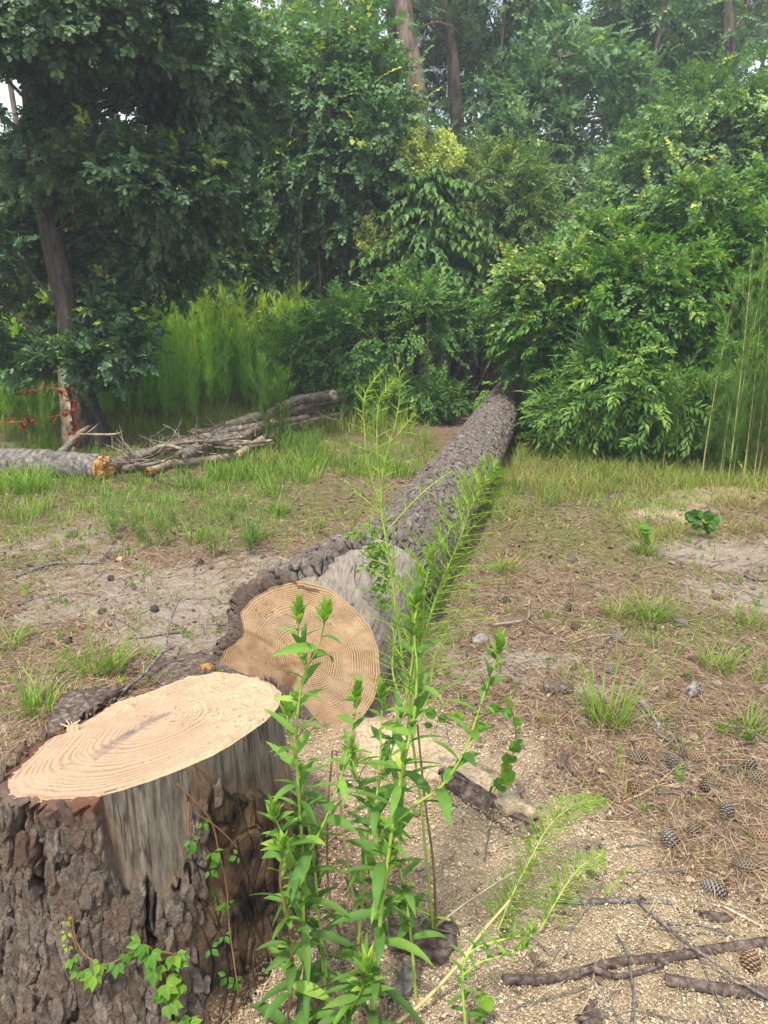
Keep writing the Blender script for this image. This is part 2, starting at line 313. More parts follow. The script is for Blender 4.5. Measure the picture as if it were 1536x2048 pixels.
# ground
def groundmat():
    m, nt = newmat('forest_floor'); tcn = N(nt, 'ShaderNodeTexCoord').outputs['Object']
    big = noise(nt, 1.2, 6, .6); mid = noise(nt, 9, 7, .65); fine = noise(nt, 70, 8, .72, None, .5); vfine = noise(nt, 260, 4, .7)
    lit = ramp(nt, fine, [(.32, (.05, .032, .022)), (.5, (.2, .13, .085)), (.68, (.42, .3, .2))])
    lit = mixc(nt, ramp(nt, mid, [(.4, (0,)*3), (.65, (.55,)*3)]), lit, ramp(nt, fine, [(.35, (.2, .14, .1)), (.65, (.5, .4, .3))]))
    grn = ramp(nt, fine, [(.35, (.08, .085, .03)), (.65, (.26, .24, .1))])
    sand = ramp(nt, fine, [(.25, (.24, .19, .15)), (.5, (.38, .32, .26)), (.75, (.48, .42, .35))])
    saw = ramp(nt, vfine, [(.3, (.26, .19, .12)), (.5, (.47, .36, .24)), (.7, (.62, .5, .34))])
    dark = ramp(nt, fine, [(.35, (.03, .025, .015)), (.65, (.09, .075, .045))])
    def msk(a, k): 
        k *= 2.3
        s = math_(nt, 'ADD', attr(nt, a), math_(nt, 'MULTIPLY', math_(nt, 'SUBTRACT', math_(nt, 'ADD', math_(nt, 'MULTIPLY', mid, .6), math_(nt, 'MULTIPLY', fine, .4)), .5), k))
        return ramp(nt, s, [(.25, (0,)*3), (.8, (1,)*3)])
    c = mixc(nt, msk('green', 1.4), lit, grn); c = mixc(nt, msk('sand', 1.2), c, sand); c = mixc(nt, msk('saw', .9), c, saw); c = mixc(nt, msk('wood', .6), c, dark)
    hh = math_(nt, 'ADD', math_(nt, 'MULTIPLY', mid, 1.0), math_(nt, 'ADD', math_(nt, 'MULTIPLY', fine, .5), math_(nt, 'MULTIPLY', vfine, .15)))
    return finish(m, nt, c, .95, .08, hh, 1.0, .03)
M['ground'] = groundmat()
# ------------------------------------------------------------------ ground
def blobs_mask(x, y, lst, s):
    r = np.zeros(x.shape); nzz = fbm(np.stack([x*1.7, y*1.7, x*0+s], -1), 4, s)+.7*fbm(np.stack([x*7, y*7, x*0+s], -1), 4, s+5)
    for (px, py, rx, ry) in lst:
        g = G(px, py); d = np.sqrt(((x-g[0])/rx)**2+((y-g[1])/ry)**2); r = np.maximum(r, 1-sstep(.25, 1.45, d+nzz*.5))
    return r
SAND = [(430, 1185, .6, .45), (350, 1270, .45, .28), (560, 1130, .34, .26), (1080, 1320, .36, .2), (1000, 1360, .26, .16), (1440, 1110, .5, .4), (1500, 1190, .36, .3), (1180, 1380, .3, .1)]
SAW = [(870, 1640, .42, .5), (1000, 1790, .42, .4), (1150, 1880, .5, .34), (1330, 2000, .6, .25), (760, 1480, .3, .3), (640, 1560, .4, .4), (-40, 1850, .3, .5), (1470, 1000, .55, .35), (1200, 1730, .2, .22), (900, 2040, .8, .2), (450, 2010, .3, .2), (1330, 1030, .35, .22)]
GREEN = [(250, 1000, 3, 1.2), (0, 1100, .9, 1.4), (540, 1020, 1.2, 1.0), (600, 900, 2.5, 2), (1250, 980, 1.4, 1.1), (1300, 1080, .9, .8), (1000, 1000, .6, 1.4), (1300, 1250, .6, .25)]
def masks(x, y):
    sand = .8*blobs_mask(x, y, SAND, 3); saw = blobs_mask(x, y, SAW, 9); gr = blobs_mask(x, y, GREEN, 5)
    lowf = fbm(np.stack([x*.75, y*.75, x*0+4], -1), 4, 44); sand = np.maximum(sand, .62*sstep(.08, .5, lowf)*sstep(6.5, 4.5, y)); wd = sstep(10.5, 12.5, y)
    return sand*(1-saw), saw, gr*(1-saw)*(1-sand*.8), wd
def gh(x, y):
    p = np.stack([x, y, x*0], -1); near = 1-sstep(4, 12, y)
    base = .02*vnoise(p*1.1, 1)+.012*vnoise(p*3.7, 2)+near*(.006*vnoise(p*11, 3)+.004*vnoise(p*29, 4))
    base = base+.05*np.exp(-(((x-.12)/.28)**2+((y-1.95)/.35)**2))
    base = base+.10*np.exp(-(((x-G(1470, 1000)[0])/.5)**2+((y-G(1470, 1000)[1])/.3)**2))
    return base
def axis(a, b, n, k):
    t = np.linspace(-1, 1, n); return np.sinh(t*k)/np.sinh(k)
xs = axis(0, 0, 431, 6.2)*160; ty = np.linspace(0, 1, 431); ys = -30+30.4*1.0*0+0
yn = np.linspace(.55, 4.2, 300); ys = np.concatenate([[-60, -20, -6, -2, 0, .3], yn, 4.2+np.cumsum(np.geomspace(.014, 14, 140))])
xn = np.linspace(-2.2, 2.2, 330); g_ = np.cumsum(np.geomspace(.015, 15, 75)); xs = np.concatenate([(-2.2-g_)[::-1], xn, 2.2+g_])
X_, Y_ = np.meshgrid(xs, ys); Z_ = gh(X_, Y_); sa, sw, gr, wd = masks(X_, Y_)
Z_ = Z_+sw*(.012*np.abs(fbm(np.stack([X_*14, Y_*14, X_*0], -1), 3, 8)))
nx, ny = len(xs), len(ys); idx = np.arange(nx*ny).reshape(ny, nx)
fq = np.stack([idx[:-1, :-1], idx[:-1, 1:], idx[1:, 1:], idx[1:, :-1]], -1).reshape(-1, 4)
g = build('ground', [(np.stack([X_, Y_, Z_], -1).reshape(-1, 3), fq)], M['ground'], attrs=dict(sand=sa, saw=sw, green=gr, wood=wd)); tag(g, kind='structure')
def gz(p): return float(gh(np.array([p[0]]), np.array([p[1]]))[0])
# ------------------------------------------------------------------ stump
def grid_faces(a, n, wrap=True, flip=False):
    i = np.arange(a-1)[:, None]*n; j = np.arange(n if wrap else n-1)[None]; j2 = (j+1) % n
    f = np.stack([i+j, i+j2, i+n+j2, i+n+j], -1).reshape(-1, 4)
    return f[:, ::-1] if flip else f
def plate_template(seed, asp=1.):
    r = np.random.default_rng(seed); n = 11; th = np.arange(n)/n*2*np.pi; rad = .5*(1+.22*r.normal(size=n)).clip(.6, 1.35); ox = rad*np.cos(th); oy = rad*np.sin(th)*asp
    V = []
    for s_, z in ((1.0, -.30), (1.0, .0), (.8, .05), (.4, .035)): V.append(np.stack([ox*s_, oy*s_, z+.035*r.normal(size=n)*(s_ > .9 and z > -.1)+.03*r.normal(size=n)*(s_ < .9)], -1))
    V = np.vstack(V+[[[0, 0, .03]]]); f = grid_faces(4, n); f3 = np.array([[3*n+j, 3*n+(j+1) % n, 4*n] for j in range(n)]); q = np.vstack([f[:, [0, 1, 2]], f[:, [0, 2, 3]], f3]); return V, q
def plates(P, Nn, ax, size, asp, rng, tilt=.16, nt=7):
    out = []; which = rng.integers(0, nt, len(P)); k = 0; Nn = norm(Nn+rng.normal(size=P.shape)*tilt); A = norm(ax+rng.normal(size=P.shape)*.12); Xs = norm(np.cross(A, Nn)); Ys = np.cross(Nn, Xs)
    for j in range(nt):
        i = which == j; tv, tf = plate_template(500+j, asp); n = int(i.sum())
        if n == 0: continue
        v, f = inst(tv, tf, P[i], Xs[i], Ys[i], Nn[i], size[i]); out.append((v, f, 0, np.repeat(rng.random(n), len(tf)), False))
    return out
def polar(outline3, pith, e1, e2, n):
    q = np.array(outline3)-pith; u = q@e1; v = q@e2; m = len(u); k = 24
    uu = np.concatenate([u[i]+(u[(i+1) % m]-u[i])*np.arange(k)/k for i in range(m)]); vv = np.concatenate([v[i]+(v[(i+1) % m]-v[i])*np.arange(k)/k for i in range(m)])
    th = np.arctan2(vv, uu); r = np.hypot(uu, vv); o = np.argsort(th); th, r = th[o], r[o]
    T = -np.pi+np.arange(n)/n*2*np.pi
    rr = np.interp(T, np.concatenate([th-2*np.pi, th, th+2*np.pi]), np.tile(r, 3))
    kk = 5; rr = sum(np.roll(rr, j) for j in range(-kk, kk+1))/(2*kk+1)
    return T, rr
ST = [(8, 1572), (22, 1598), (90, 1606), (180, 1599), (240, 1583), (300, 1563), (370, 1537), (430, 1510), (490, 1472), (535, 1440), (560, 1408), (564, 1386), (545, 1368), (500, 1353), (440, 1344), (380, 1354), (300, 1383), (220, 1410), (150, 1455), (90, 1482), (60, 1512), (25, 1545)]
# cut plane, sloping down towards its far left edge
PN = norm(np.array([-.14, .20, 1.0])); P0 = G(300, 1480, .56)
def onplane(px, py, n, p0):
    d = ray(px, py); c = np.array([0, 0, CAMH]); return c+d*(np.dot(p0-c, n)/np.dot(d, n))
o3 = [onplane(a, b, PN, P0) for a, b in ST]; pith = onplane(318, 1440, PN, P0)
E1 = np.array([1., 0, 0]); E2 = np.array([0, 1., 0])
NT = 1300; TH, RR = polar(o3, pith, E1, E2, NT)
RR = RR+.004*fbm(np.stack([np.cos(TH)*9, np.sin(TH)*9, TH*0], -1), 4, 12)+.010*np.clip(fbm(np.stack([np.cos(TH)*26, np.sin(TH)*26, TH*0], -1), 2, 13), -1, 0)*(np.cos(TH) < -.2)
def plz(x, y): return P0[2]-(PN[0]*(x-P0[0])+PN[1]*(y-P0[1]))/PN[2]
stump = thing('tree_stump', (pith[0], pith[1], 0), 'wide pine stump in front with pale fresh sawn top and peeling bark', 'tree stump')
NS = 150; s = np.linspace(0, 1, NS)**.8
rr = s[:, None]*RR[None]; x = pith[0]+rr*np.cos(TH); y = pith[1]+rr*np.sin(TH); z = plz(x, y)
pxx, pyy = proj(np.stack([x, y, z], -1))
q = np.stack([x, y, z*0], -1)
d = sstep(-.25, .5, ((pxx-420)/150*.8-(pyy-1420)/60*.35)*.6+fbm(q*7, 4, 3)*.7-.05)
d2 = sstep(.25, .7, fbm(q*13+5, 4, 7)+.35*sstep(1480, 1420, pyy)*1)
edgeD = sstep(.86, .97, s)[:, None]*sstep(200, 420, pxx)
dust = np.clip(np.maximum(np.maximum(d, d2*.7*sstep(1500, 1400, pyy)), edgeD), 0, 1)
along = polydist(pxx, pyy, [(180, 1512), (300, 1436), (345, 1424), (300, 1446), (190, 1520)])
stain = np.clip(sstep(-5, 2, along)*1.3*(.5+.5*fbm(q*30, 2, 4)), 0, 1)
z = z+dust*(.006+.018*np.abs(fbm(q*13, 4, 5))+.006*fbm(q*55, 3, 6))*sstep(1.0, .93, s)[:, None]+0
v = np.stack([x, y, z], -1).reshape(-1, 3)
build('cut_face', [(v, grid_faces(NS, NT))], M['stumptop'], stump, attrs=dict(s=np.broadcast_to(s[:, None], rr.shape), dust=dust, stain=stain))
NZ = 560; tz = np.linspace(0, 1, NZ)
rim_x = pith[0]+RR*np.cos(TH); rim_y = pith[1]+RR*np.sin(TH); ztop = plz(rim_x, rim_y)
zz = ztop[None]*(1-tz[:, None])-.06*tz[:, None]
root = 1+.7*vnoise(np.stack([np.cos(TH)*1.6, np.sin(TH)*1.6, TH*0], -1), 21)
fl = (.02*tz[:, None]+.11*tz[:, None]**2.5*root[None])
fl = np.where(tz[:, None] < .004, 0, fl)
r0 = RR[None]+fl
def side_xyz(r): return np.stack([pith[0]+r*np.cos(TH)[None], pith[1]+r*np.sin(TH)[None], zz], -1)
c0 = side_xyz(r0); px0, py0 = proj(c0)
wn = fbm(c0*np.array([14, 14, 5]), 4, 31)*26
bare1 = polydist(px0+wn, py0+wn, [(208, 1500), (392, 1450), (400, 1600), (372, 1700), (368, 1760), (352, 1752), (332, 1790), (308, 1778), (296, 1745), (268, 1770), (258, 1800), (240, 1740), (225, 1640)])
bare2 = polydist(px0+wn, py0+wn, [(395, 1400), (640, 1330), (640, 1560), (560, 1600), (520, 1580), (470, 1595), (430, 1560), (400, 1540)])
bd = np.maximum(bare1, bare2); front = (c0[..., 1] < pith[1]+.25) & (np.broadcast_to(np.sin(TH)[None], r0.shape) < .55)
bd = np.where(front, bd, -60)
core = c0+np.stack([np.cos(TH)[None]*(.002*fbm(c0*np.array([60, 60, 4]), 3, 40)), np.sin(TH)[None]*(.004*fbm(c0*np.array([60, 60, 4]), 3, 40)), zz*0], -1)
rotm = sstep(380, 420, px0+wn)*sstep(1500, 1600, py0+wn*2)*front
build('bare_wood', [(core.reshape(-1, 3), grid_faces(NZ, NT, flip=True))], M['barestump'], stump, attrs=dict(edge=np.clip(sstep(16, 3, bd)*.9+sstep(.03, 0, tz)[:, None]*0, 0, 1)*(bd > -10), rot=rotm*.8))
pb = np.stack([np.cos(TH)[None]*RR.mean()+0*r0, np.sin(TH)[None]*RR.mean()+0*r0, zz], -1)
wp = np.stack([fbm(pb*6, 4, 50), fbm(pb*6+9, 4, 51), fbm(pb*6+4, 4, 52)], -1)*.022
f1, f2, cid, of = worley((pb+wp)*np.array([19, 19, 5.5]), 60)
g1, g2, cid2, of2 = worley((pb+wp*1.5)*np.array([44, 44, 13]), 70)
q1 = fbm((pb+wp*.9)*np.array([11, 11, 1.7]), 3, 61); q2 = fbm((pb+wp*1.2)*np.array([19, 19, 3.2])+3, 3, 63)
fur = sstep(.0, .07, np.abs(q1))*(.45+.55*sstep(.0, .05, np.abs(q2)))
lay = .5+.8*fbm((pb+wp*.8)*np.array([24, 24, 6]), 5, 62); lay = (np.floor(lay*8)+sstep(.0, .12, lay*8-np.floor(lay*8)))/8
fis = .6+.4*sstep(.0, .1, f2-f1)
hgt = fur*fis*(.3+.16*cid+.5*lay+.12*of[..., 2]*(cid-.3)+.12*of2[..., 2]*(cid2-.2))+.09*fbm(pb*np.array([70, 70, 18]), 4, 55)+.02
bt = np.where(bd > 0, -.02, np.where(bd > -14, .034*sstep(0, 14, -bd), .034))
rotk = rotm
bt2 = np.where(bd > 0, -.012, bt*(.0+1.4*hgt*(1-.4*rotk)))
bt2 = np.where(bt2 > 0, bt2*(1-.75*sstep(-.1, .5, np.sin(TH))[None]), bt2)
rim = sstep(0, .012, tz)[:, None]
rb = r0+np.where(tz[:, None] < .003, np.minimum(bt2, .03), bt2)
cb = side_xyz(rb)
h_attr = np.clip(hgt, 0, 1); fresh = sstep(.045, .01, tz)[:, None]*(bd < 0)
dusty = sstep(.45, 1, tz)[:, None]*.8+.18+0*r0
keep = ~((bd > 26))
f = grid_faces(NZ, NT, flip=True); kf = keep.ravel()[f].any(1)
# top rim of the bark, from the wood outward
NRm = 8; tr = np.linspace(0, 1, NRm); rimr = (RR-.006)[None]+(rb[0]-RR+.006)[None]*tr[:, None]
rx = pith[0]+rimr*np.cos(TH); ry = pith[1]+rimr*np.sin(TH); rz = ztop[None]+.002+.006*fbm(np.stack([rx*50, ry*50, rx*0], -1), 3, 77)-.012*tr[:, None]**2
rv = np.stack([rx, ry, rz], -1)
rv[-1] = cb[0]
nb = cb.size//3
allv = np.vstack([cb.reshape(-1, 3), rv.reshape(-1, 3)])
at = lambda a, b: np.concatenate([np.broadcast_to(a, r0.shape).ravel(), np.broadcast_to(b, rx.shape).ravel()])
fr = grid_faces(NRm, NT); okr = (rb[0] > RR+.003)[(fr % NT)].all(1)
rp = np.random.default_rng(6); npl = 6500; ri = rp.integers(6, NZ-1, npl); rj = rp.integers(0, NT, npl)
okp = (bd[ri, rj] < -12) & (fur[ri, rj] > .8) & (rotk[ri, rj] < .5+.5*(rp.random(npl) < .15)) & (np.sin(TH[rj]) < .75); ri, rj = ri[okp], rj[okp]
out_ = np.stack([np.cos(TH[rj]), np.sin(TH[rj]), .12+0*rj], -1); Pp = cb[ri, rj]+out_*rp.uniform(.0, .005, len(ri))[:, None]
pch = plates(Pp, out_, np.tile([0, 0, 1.], (len(ri), 1)), rp.uniform(.012, .03, len(ri))*np.where(rp.random(len(ri)) < .2, 1.35, 1), 2.5, rp, .11)
mp = sum(len(q_[0]) for q_ in pch); ap_ = lambda base_, val: np.concatenate([base_, np.full(mp, val)])
build('bark', [(allv, np.vstack([f[kf], (fr+nb)[okr]]))]+pch, M['stumpbark'], stump, attrs=dict(h=ap_(at(h_attr, .6), .8), rot=ap_(at(rotk, 0), 0), fresh=ap_(at(fresh*.85, .95), 0), dust=ap_(at(dusty, .3), .45)))
# torn splinters left standing on the far edge of the cut
def splinter(px, py, w, h, name, mat, par, seed):
    b = onplane(px, py, PN, P0); n = 7; ch = []; r = np.random.default_rng(seed)
    for k in range(n):
        x0 = (k/(n-1)-.5)*w; hh = h*(.5+.5*r.random()); ch += tubes([tube([b+[x0, 0, -.01], b+[x0*1.0+.004, .004, hh*.6], b+[x0*1.1+.006*r.normal(), .006, hh]], [w/n*1.1, w/n*.9, w/n*.4], 6, nz=.4, seed=seed+k)])
    return build(name, ch, mat, par)
splinter(143, 1462, .028, .035, 'splinter', M['chips'], stump, 3)
splinter(438, 1405, .022, .016, 'splinter', M['chips'], stump, 9)
# ------------------------------------------------------------------ fallen log
AX = np.array([math.sin(LOGANG), math.cos(LOGANG), 0]); SX = np.array([math.cos(LOGANG), -math.sin(LOGANG), 0]); UZ = np.array([0, 0, 1.])
base = G(690, 1458, .0); FP = base
LO = [(438, 1325), (450, 1297), (488, 1272), (486, 1248), (480, 1226), (505, 1195), (545, 1173), (600, 1161), (660, 1176), (702, 1210), (740, 1252), (757, 1300), (760, 1352), (747, 1402), (722, 1438), (680, 1455), (635, 1440), (606, 1408), (582, 1374), (540, 1366), (490, 1350)]
lo3 = [onplane(a, b, AX, FP) for a, b in LO]; lpith = onplane(612, 1318, AX, FP)
LT = 1000; LTH, LR = polar(lo3, lpith, SX, UZ, LT)
log = thing('fallen_log', (lpith[0], lpith[1], 0), 'long fallen pine trunk with scaly grey bark and ringed sawn end behind the stump', 'log')
NS = 130; s = np.linspace(0, 1, NS)
rr = s[:, None]*LR[None]; dirs = np.cos(LTH)[:, None]*SX+np.sin(LTH)[:, None]*UZ
v = lpith+rr[..., None]*dirs[None]
off = .004*fbm(v*15, 3, 81)
v = v+off[..., None]*AX
pxx, pyy = proj(v)
cl = np.zeros(rr.shape)
for pts in ([(490, 1262), (535, 1285), (575, 1325), (610, 1330)], [(445, 1312), (520, 1318), (575, 1345), (608, 1330)], [(575, 1375), (590, 1352), (608, 1330)]):
    for a, b in zip(pts[:-1], pts[1:]):
        t = np.clip(((pxx-a[0])*(b[0]-a[0])+(pyy-a[1])*(b[1]-a[1]))/((b[0]-a[0])**2+(b[1]-a[1])**2), 0, 1)
        cl = np.maximum(cl, sstep(9, 0, np.hypot(pxx-a[0]-t*(b[0]-a[0]), pyy-a[1]-t*(b[1]-a[1]))))
for a0 in (2.6, 1.9, 1.2, .4, -.5, -1.3, 3.0):
    r_c = rr*np.abs(np.angle(np.exp(1j*(LTH[None]-a0-.05*np.sin(rr*40)))))
    cl = np.maximum(cl, sstep(.0035, .0008, r_c)*sstep(.30, .02, rr)*1.1)
stain = np.clip(cl*.7*(.6+.5*fbm(v*40, 2, 3))+sstep(26, 8, np.hypot(pxx-578, pyy-1360))*.8+sstep(.965, 1, s)[:, None]*.5*(pxx < 560), 0, 1)
stain = np.clip(np.maximum(stain, .42*sstep(-12, 12, polydist(pxx, pyy, [(430, 1320), (488, 1262), (585, 1328), (590, 1385), (480, 1365)]))), 0, 1)
dust = np.clip(sstep(.35, .8, fbm(v*9, 4, 15)+.2*sstep(1340, 1440, pyy)), 0, 1)*.55
build('cut_face', [(v.reshape(-1, 3), grid_faces(NS, LT, flip=True))], M['logface'], log, attrs=dict(s=np.broadcast_to(s[:, None], rr.shape), dust=dust, stain=stain))
# body
tl = np.concatenate([np.linspace(0, 2.2, 520), 2.2+np.cumsum(np.geomspace(.0046, .03, 500))]); tl = tl[tl < 9.6]; NL = len(tl)
rc = .224-.0015*tl; axc0 = lpith+0
cz = .30+.0*tl
cen_far = np.array([-.235, 2.62, .30])
k = sstep(-.2, 1.7, tl)
# straight axis passing through the photographed centre line
A0 = G(612, 1318, .3); A0 = lpith*1.0; A1 = np.array([1.30, 8.3, .30]); dA = (A1-A0)/((A1-A0)@AX)
cen = A0[None]+tl[:, None]*dA[None]; cen[:, 2] = (1-k)*lpith[2]+k*(rc+.005+.06*sstep(.5, 3, tl)+.12*sstep(3.5, 9, tl)); cen[:, 0] += .05*np.sin(tl*.6)*sstep(0, 2, tl)
Rl = LR[None]*(1-k[:, None])+rc[:, None]*k[:, None]*(1+.03*fbm(np.stack([np.cos(LTH)[None]+0*tl[:, None], np.sin(LTH)[None]+0*tl[:, None], tl[:, None]*.8+0*LTH[None]], -1), 2, 90))
bodyc = cen[:, None]+Rl[..., None]*dirs[None]
px0, py0 = proj(bodyc); wn = fbm(bodyc*9, 4, 91)*22
bp = [(560, 1230), (575, 1180), (600, 1166), (650, 1150), (676, 1122), (700, 1102), (745, 1086), (800, 1092), (832, 1120), (850, 1165), (845, 1230), (820, 1340), (790, 1480), (640, 1500)]
bd = polydist(px0+wn*.6, py0+wn*.6, bp); vis = (np.cos(LTH)*.75+np.sin(LTH)*.6 > .0)[None] & (tl[:, None] < 1.6)
bd = np.where(vis, bd, -60)
cr = bodyc+dirs[None]*(.003*fbm(bodyc*np.array([40, 4, 40]), 3, 92))[..., None]
build('bare_wood', [(cr[:560].reshape(-1, 3), grid_faces(560, LT))], M['barelog'], log, attrs=dict(edge=(np.clip(sstep(14, 0, bd), 0, 1)*(bd > -10)*sstep(720, 680, px0))[:560], rot=0*rc[:560, None]+0*Rl[:560]))
pb = np.stack([np.cos(LTH)[None]*.31+0*Rl, tl[:, None]+0*Rl, np.sin(LTH)[None]*.31+0*Rl], -1)
wp = np.stack([fbm(pb*7, 3, 93), fbm(pb*7+9, 3, 94), fbm(pb*7+4, 3, 95)], -1)*.03
f1, f2, cid, of = worley((pb+wp)*np.array([21, 11, 21]), 96); g1, g2, cid2, of2 = worley((pb+wp)*np.array([46, 30, 46]), 99)
lay = .5+.7*fbm((pb+wp)*np.array([14, 9, 14]), 3, 89); lay = (np.floor(lay*5)+sstep(0, .2, lay*5-np.floor(lay*5)))/5
hgt = sstep(.0, .14, f2-f1)*(.25+.35*cid+.3*lay+.35*of[..., 1]+.25*of2[..., 1]+.1*sstep(0, .1, g2-g1))+.07*fbm(pb*60, 2, 97)
bt = np.where(bd > 0, -.012, .006+.042*sstep(0, 10, -bd)*(.05+hgt))
fade = .75+.25*sstep(1.6, .4, tl)[:, None]
bt = np.where(bd > 0, bt, bt*(fade+.1))
bt = bt+.018*sstep(.35, 0, tl)[:, None]*(bd < -8)
ragg = .015*fbm(pb[:1]*14, 3, 98)
cb = bodyc+dirs[None]*bt[..., None]; cb[0] = cb[0]-AX*(ragg[0][:, None]+.004)
f = grid_faces(NL, LT); kf = (bd < 20).ravel()[f].any(1)
rr2 = LR-.002; rimv = np.stack([lpith+rr2[:, None]*dirs, lpith+rr2[:, None]*dirs+(cb[0]-(lpith+rr2[:, None]*dirs))*.5-AX*.004, cb[0]], 0); nb = cb.size//3
fr = grid_faces(3, LT); okr = (bt[0] > .004)[(fr % LT)].all(1)
at = lambda a, b: np.concatenate([np.broadcast_to(a, Rl.shape).ravel(), np.full(3*LT, b)])
endc = cen[-1]; nv = nb+3*LT
allv = np.vstack([cb.reshape(-1, 3), rimv.reshape(-1, 3), [endc]])
capf = np.array([[(NL-1)*LT+j, (NL-1)*LT+(j+1) % LT, nv, nv] for j in range(0)]).reshape(-1, 4)
A_ = lambda a, b: np.append(at(a, b), 0)
npl = 21000; ri = np.searchsorted(tl, rp.random(npl)**1.15*8.6).clip(4, NL-2); rj = rp.integers(0, LT, npl); okp = (bd[ri, rj] < -8) & (hgt[ri, rj] > .2) & (np.sin(LTH[rj]) > -.75); ri, rj = ri[okp], rj[okp]
out_ = dirs[rj]; Pp = cb[ri, rj]+out_*rp.uniform(-.001, .004, len(ri))[:, None]
pch = plates(Pp, out_, np.tile(AX, (len(ri), 1)), rp.uniform(.015, .036, len(ri))*(1+.05*tl[ri]), 1.35, rp, .2)
mp = sum(len(q_[0]) for q_ in pch); A2 = lambda q_, val: np.concatenate([q_, np.full(mp, val)])
build('bark', [(allv, np.vstack([f[kf], (fr+nb)[okr]]))]+pch, M['logbark'], log, attrs=dict(h=A2(A_(np.clip(hgt, 0, 1), .5), .8), rot=A2(A_(0, 0), 0), fresh=A2(A_(sstep(.02, 0, tl)[:, None]*.3, .25), 0), dust=A2(A_(0*Rl, 0), 0)))
ev = np.vstack([cb[-1], [endc+AX*.02]]); build('cut_face', [(ev, np.array([[j, (j+1) % LT, LT] for j in range(LT)]))], M['palewood'], log)
# ================================================================== VEGETATION TOOLS
def leaf_oval(wd=.5, fold=.12, droop=.12):
    v = [[0, 0, 0], [-wd*.8, .28, fold*.8], [-wd, .6*.8, fold], [0, .3, -.0], [wd*.8, .28, fold*.8], [wd, .48, fold], [0, .62, -droop*.4], [0, 1, -droop]]
    f = [[0, 3, 2, 1], [3, 6, 7, 2], [0, 4, 5, 3], [3, 5, 7, 6]]
    return np.array(v), np.array(f)
def leaf_simple(wd=.35, fold=.1):
    return np.array([[0, 0, 0], [-wd, .45, fold], [0, 1, -.08], [wd, .45, fold]]), np.array([[0, 3, 2, 1]])
def leaf_oak():
    half = [(.04, .0), (.1, .2), (.3, .3), (.13, .42), (.42, .62), (.17, .68), (.24, .92), (0, 1.0)]
    v = [[0, 0, 0], [0, .35, -.02], [0, .66, -.03], [0, 1, -.1]]; f = []
    for sgn in (-1, 1):
        b = len(v)
        for a, c in half[:-1]: v.append([sgn*a, c, .25*a-.1*c*c])
        tri = [(0, b, b+1), (0, b+1, 1), (1, b+1, b+2), (1, b+2, b+3), (1, b+3, 2), (2, b+3, b+4), (2, b+4, b+5), (2, b+5, b+6), (2, b+6, 3)]
        for t in tri: f.append(t if sgn < 0 else t[::-1])
    return np.array(v, float), np.array(f)
def leaf_star():
    v = [[0, .35, 0]]; f = []; pr = [(-90, .35, 0)]
    ang = [200, 225, 160, 140, 115, 100, 90, 80, 65, 40, 20, -45, -20]
    pts = [(0, 0), (-.42, .12), (-.2, .3), (-.55, .55), (-.16, .52), (0, 1), (.16, .52), (.55, .55), (.2, .3), (.42, .12)]
    for a, b in pts: v.append([a, b, -.25*(a*a)-.08*b])
    n = len(pts)
    for k in range(n): f.append([0, 1+(k+1) % n, 1+k])
    return np.array(v, float), np.array(f)
def spray(leaf, n, length, lsize, rng, spread=65, arrange='alt', jit=.25, droop=.25):
    """a twig (along +Y) with n leaves baked in as one template; returns (tri/quad verts, faces, leafindex)"""
    lv, lf = leaf; pos = []; D = []; U = []; sc = []
    for k in range(n):
        t = (k+.6)/n; sd_ = 1 if k % 2 else -1
        if arrange == 'opp': t = ((k//2)+.6)/((n+1)//2)
        a = math.radians(spread*(1-.45*t)+rng.normal()*12)*sd_; roll = rng.normal()*.45
        p = [0, t*length, -droop*length*t*t]
        d = [math.sin(a), math.cos(a), -.25+rng.normal()*.22+roll*.2]
        if k == n-1: d = [0.1, 1, -.4]
        pos.append(p); D.append(d); U.append([rng.normal()*jit, rng.normal()*jit, 1]); sc.append(lsize*(1.1-.45*abs(t-.45))*(1+rng.normal()*.12))
    X, Y, Z = frames(np.array(D), np.array(U)); X = -X
    X = -X
    return inst(lv, lf, np.array(pos), X, Y, Z, np.array(sc))
def scatter(tmpls, pos, D, U, sc, tint, rng, tvar=.12, nleaf=None, m=0):
    """bake sprays. tint per spray + per leaf jitter"""
    out = []; which = rng.integers(0, len(tmpls), len(pos)); X, Y, Z = frames(D, U); sc = np.broadcast_to(sc, (len(pos),))
    for k, (tv, tf) in enumerate(tmpls):
        i = which == k
        if not i.any(): continue
        v, f = inst(tv, tf, pos[i], X[i], Y[i], Z[i], sc[i])
        nl = nleaf or 12; fp = len(tf)//nl if len(tf) % nl == 0 else 1
        tt = np.repeat(tint[i], len(tf)//fp)+rng.normal(size=i.sum()*(len(tf)//fp))*tvar
        out.append((v, f, m, np.clip(np.repeat(tt, fp), 0, 1)))
    return out
RT = np.random.default_rng(77)
SP = {}
SP['oak'] = [spray(leaf_oak(), 9, .26, .125, RT, 60) for _ in range(4)]
SP['heart'] = [spray(leaf_oval(.48, .1, .15), 10, .34, .075, RT, 75) for _ in range(4)]
SP['oval'] = [spray(leaf_oval(.3, .12, .12), 12, .34, .085, RT, 62) for _ in range(4)]
SP['star'] = [spray(leaf_star(), 8, .34, .125, RT, 70) for _ in range(4)]
SP['small'] = [spray(leaf_simple(.3), 14, .36, .06, RT, 60) for _ in range(4)]
SP['far'] = [spray(leaf_simple(.34), 10, .5, .15, RT, 65) for _ in range(4)]
SP['bush'] = [spray(leaf_oval(.25, .16, .22), 11, .3, .125, RT, 62) for _ in range(5)]
SP['lance'] = [spray(leaf_simple(.16, .05), 16, .34, .085, RT, 50) for _ in range(4)]
NLF = dict(oak=9, heart=10, oval=12, star=8, small=14, far=10, bush=11, lance=16)
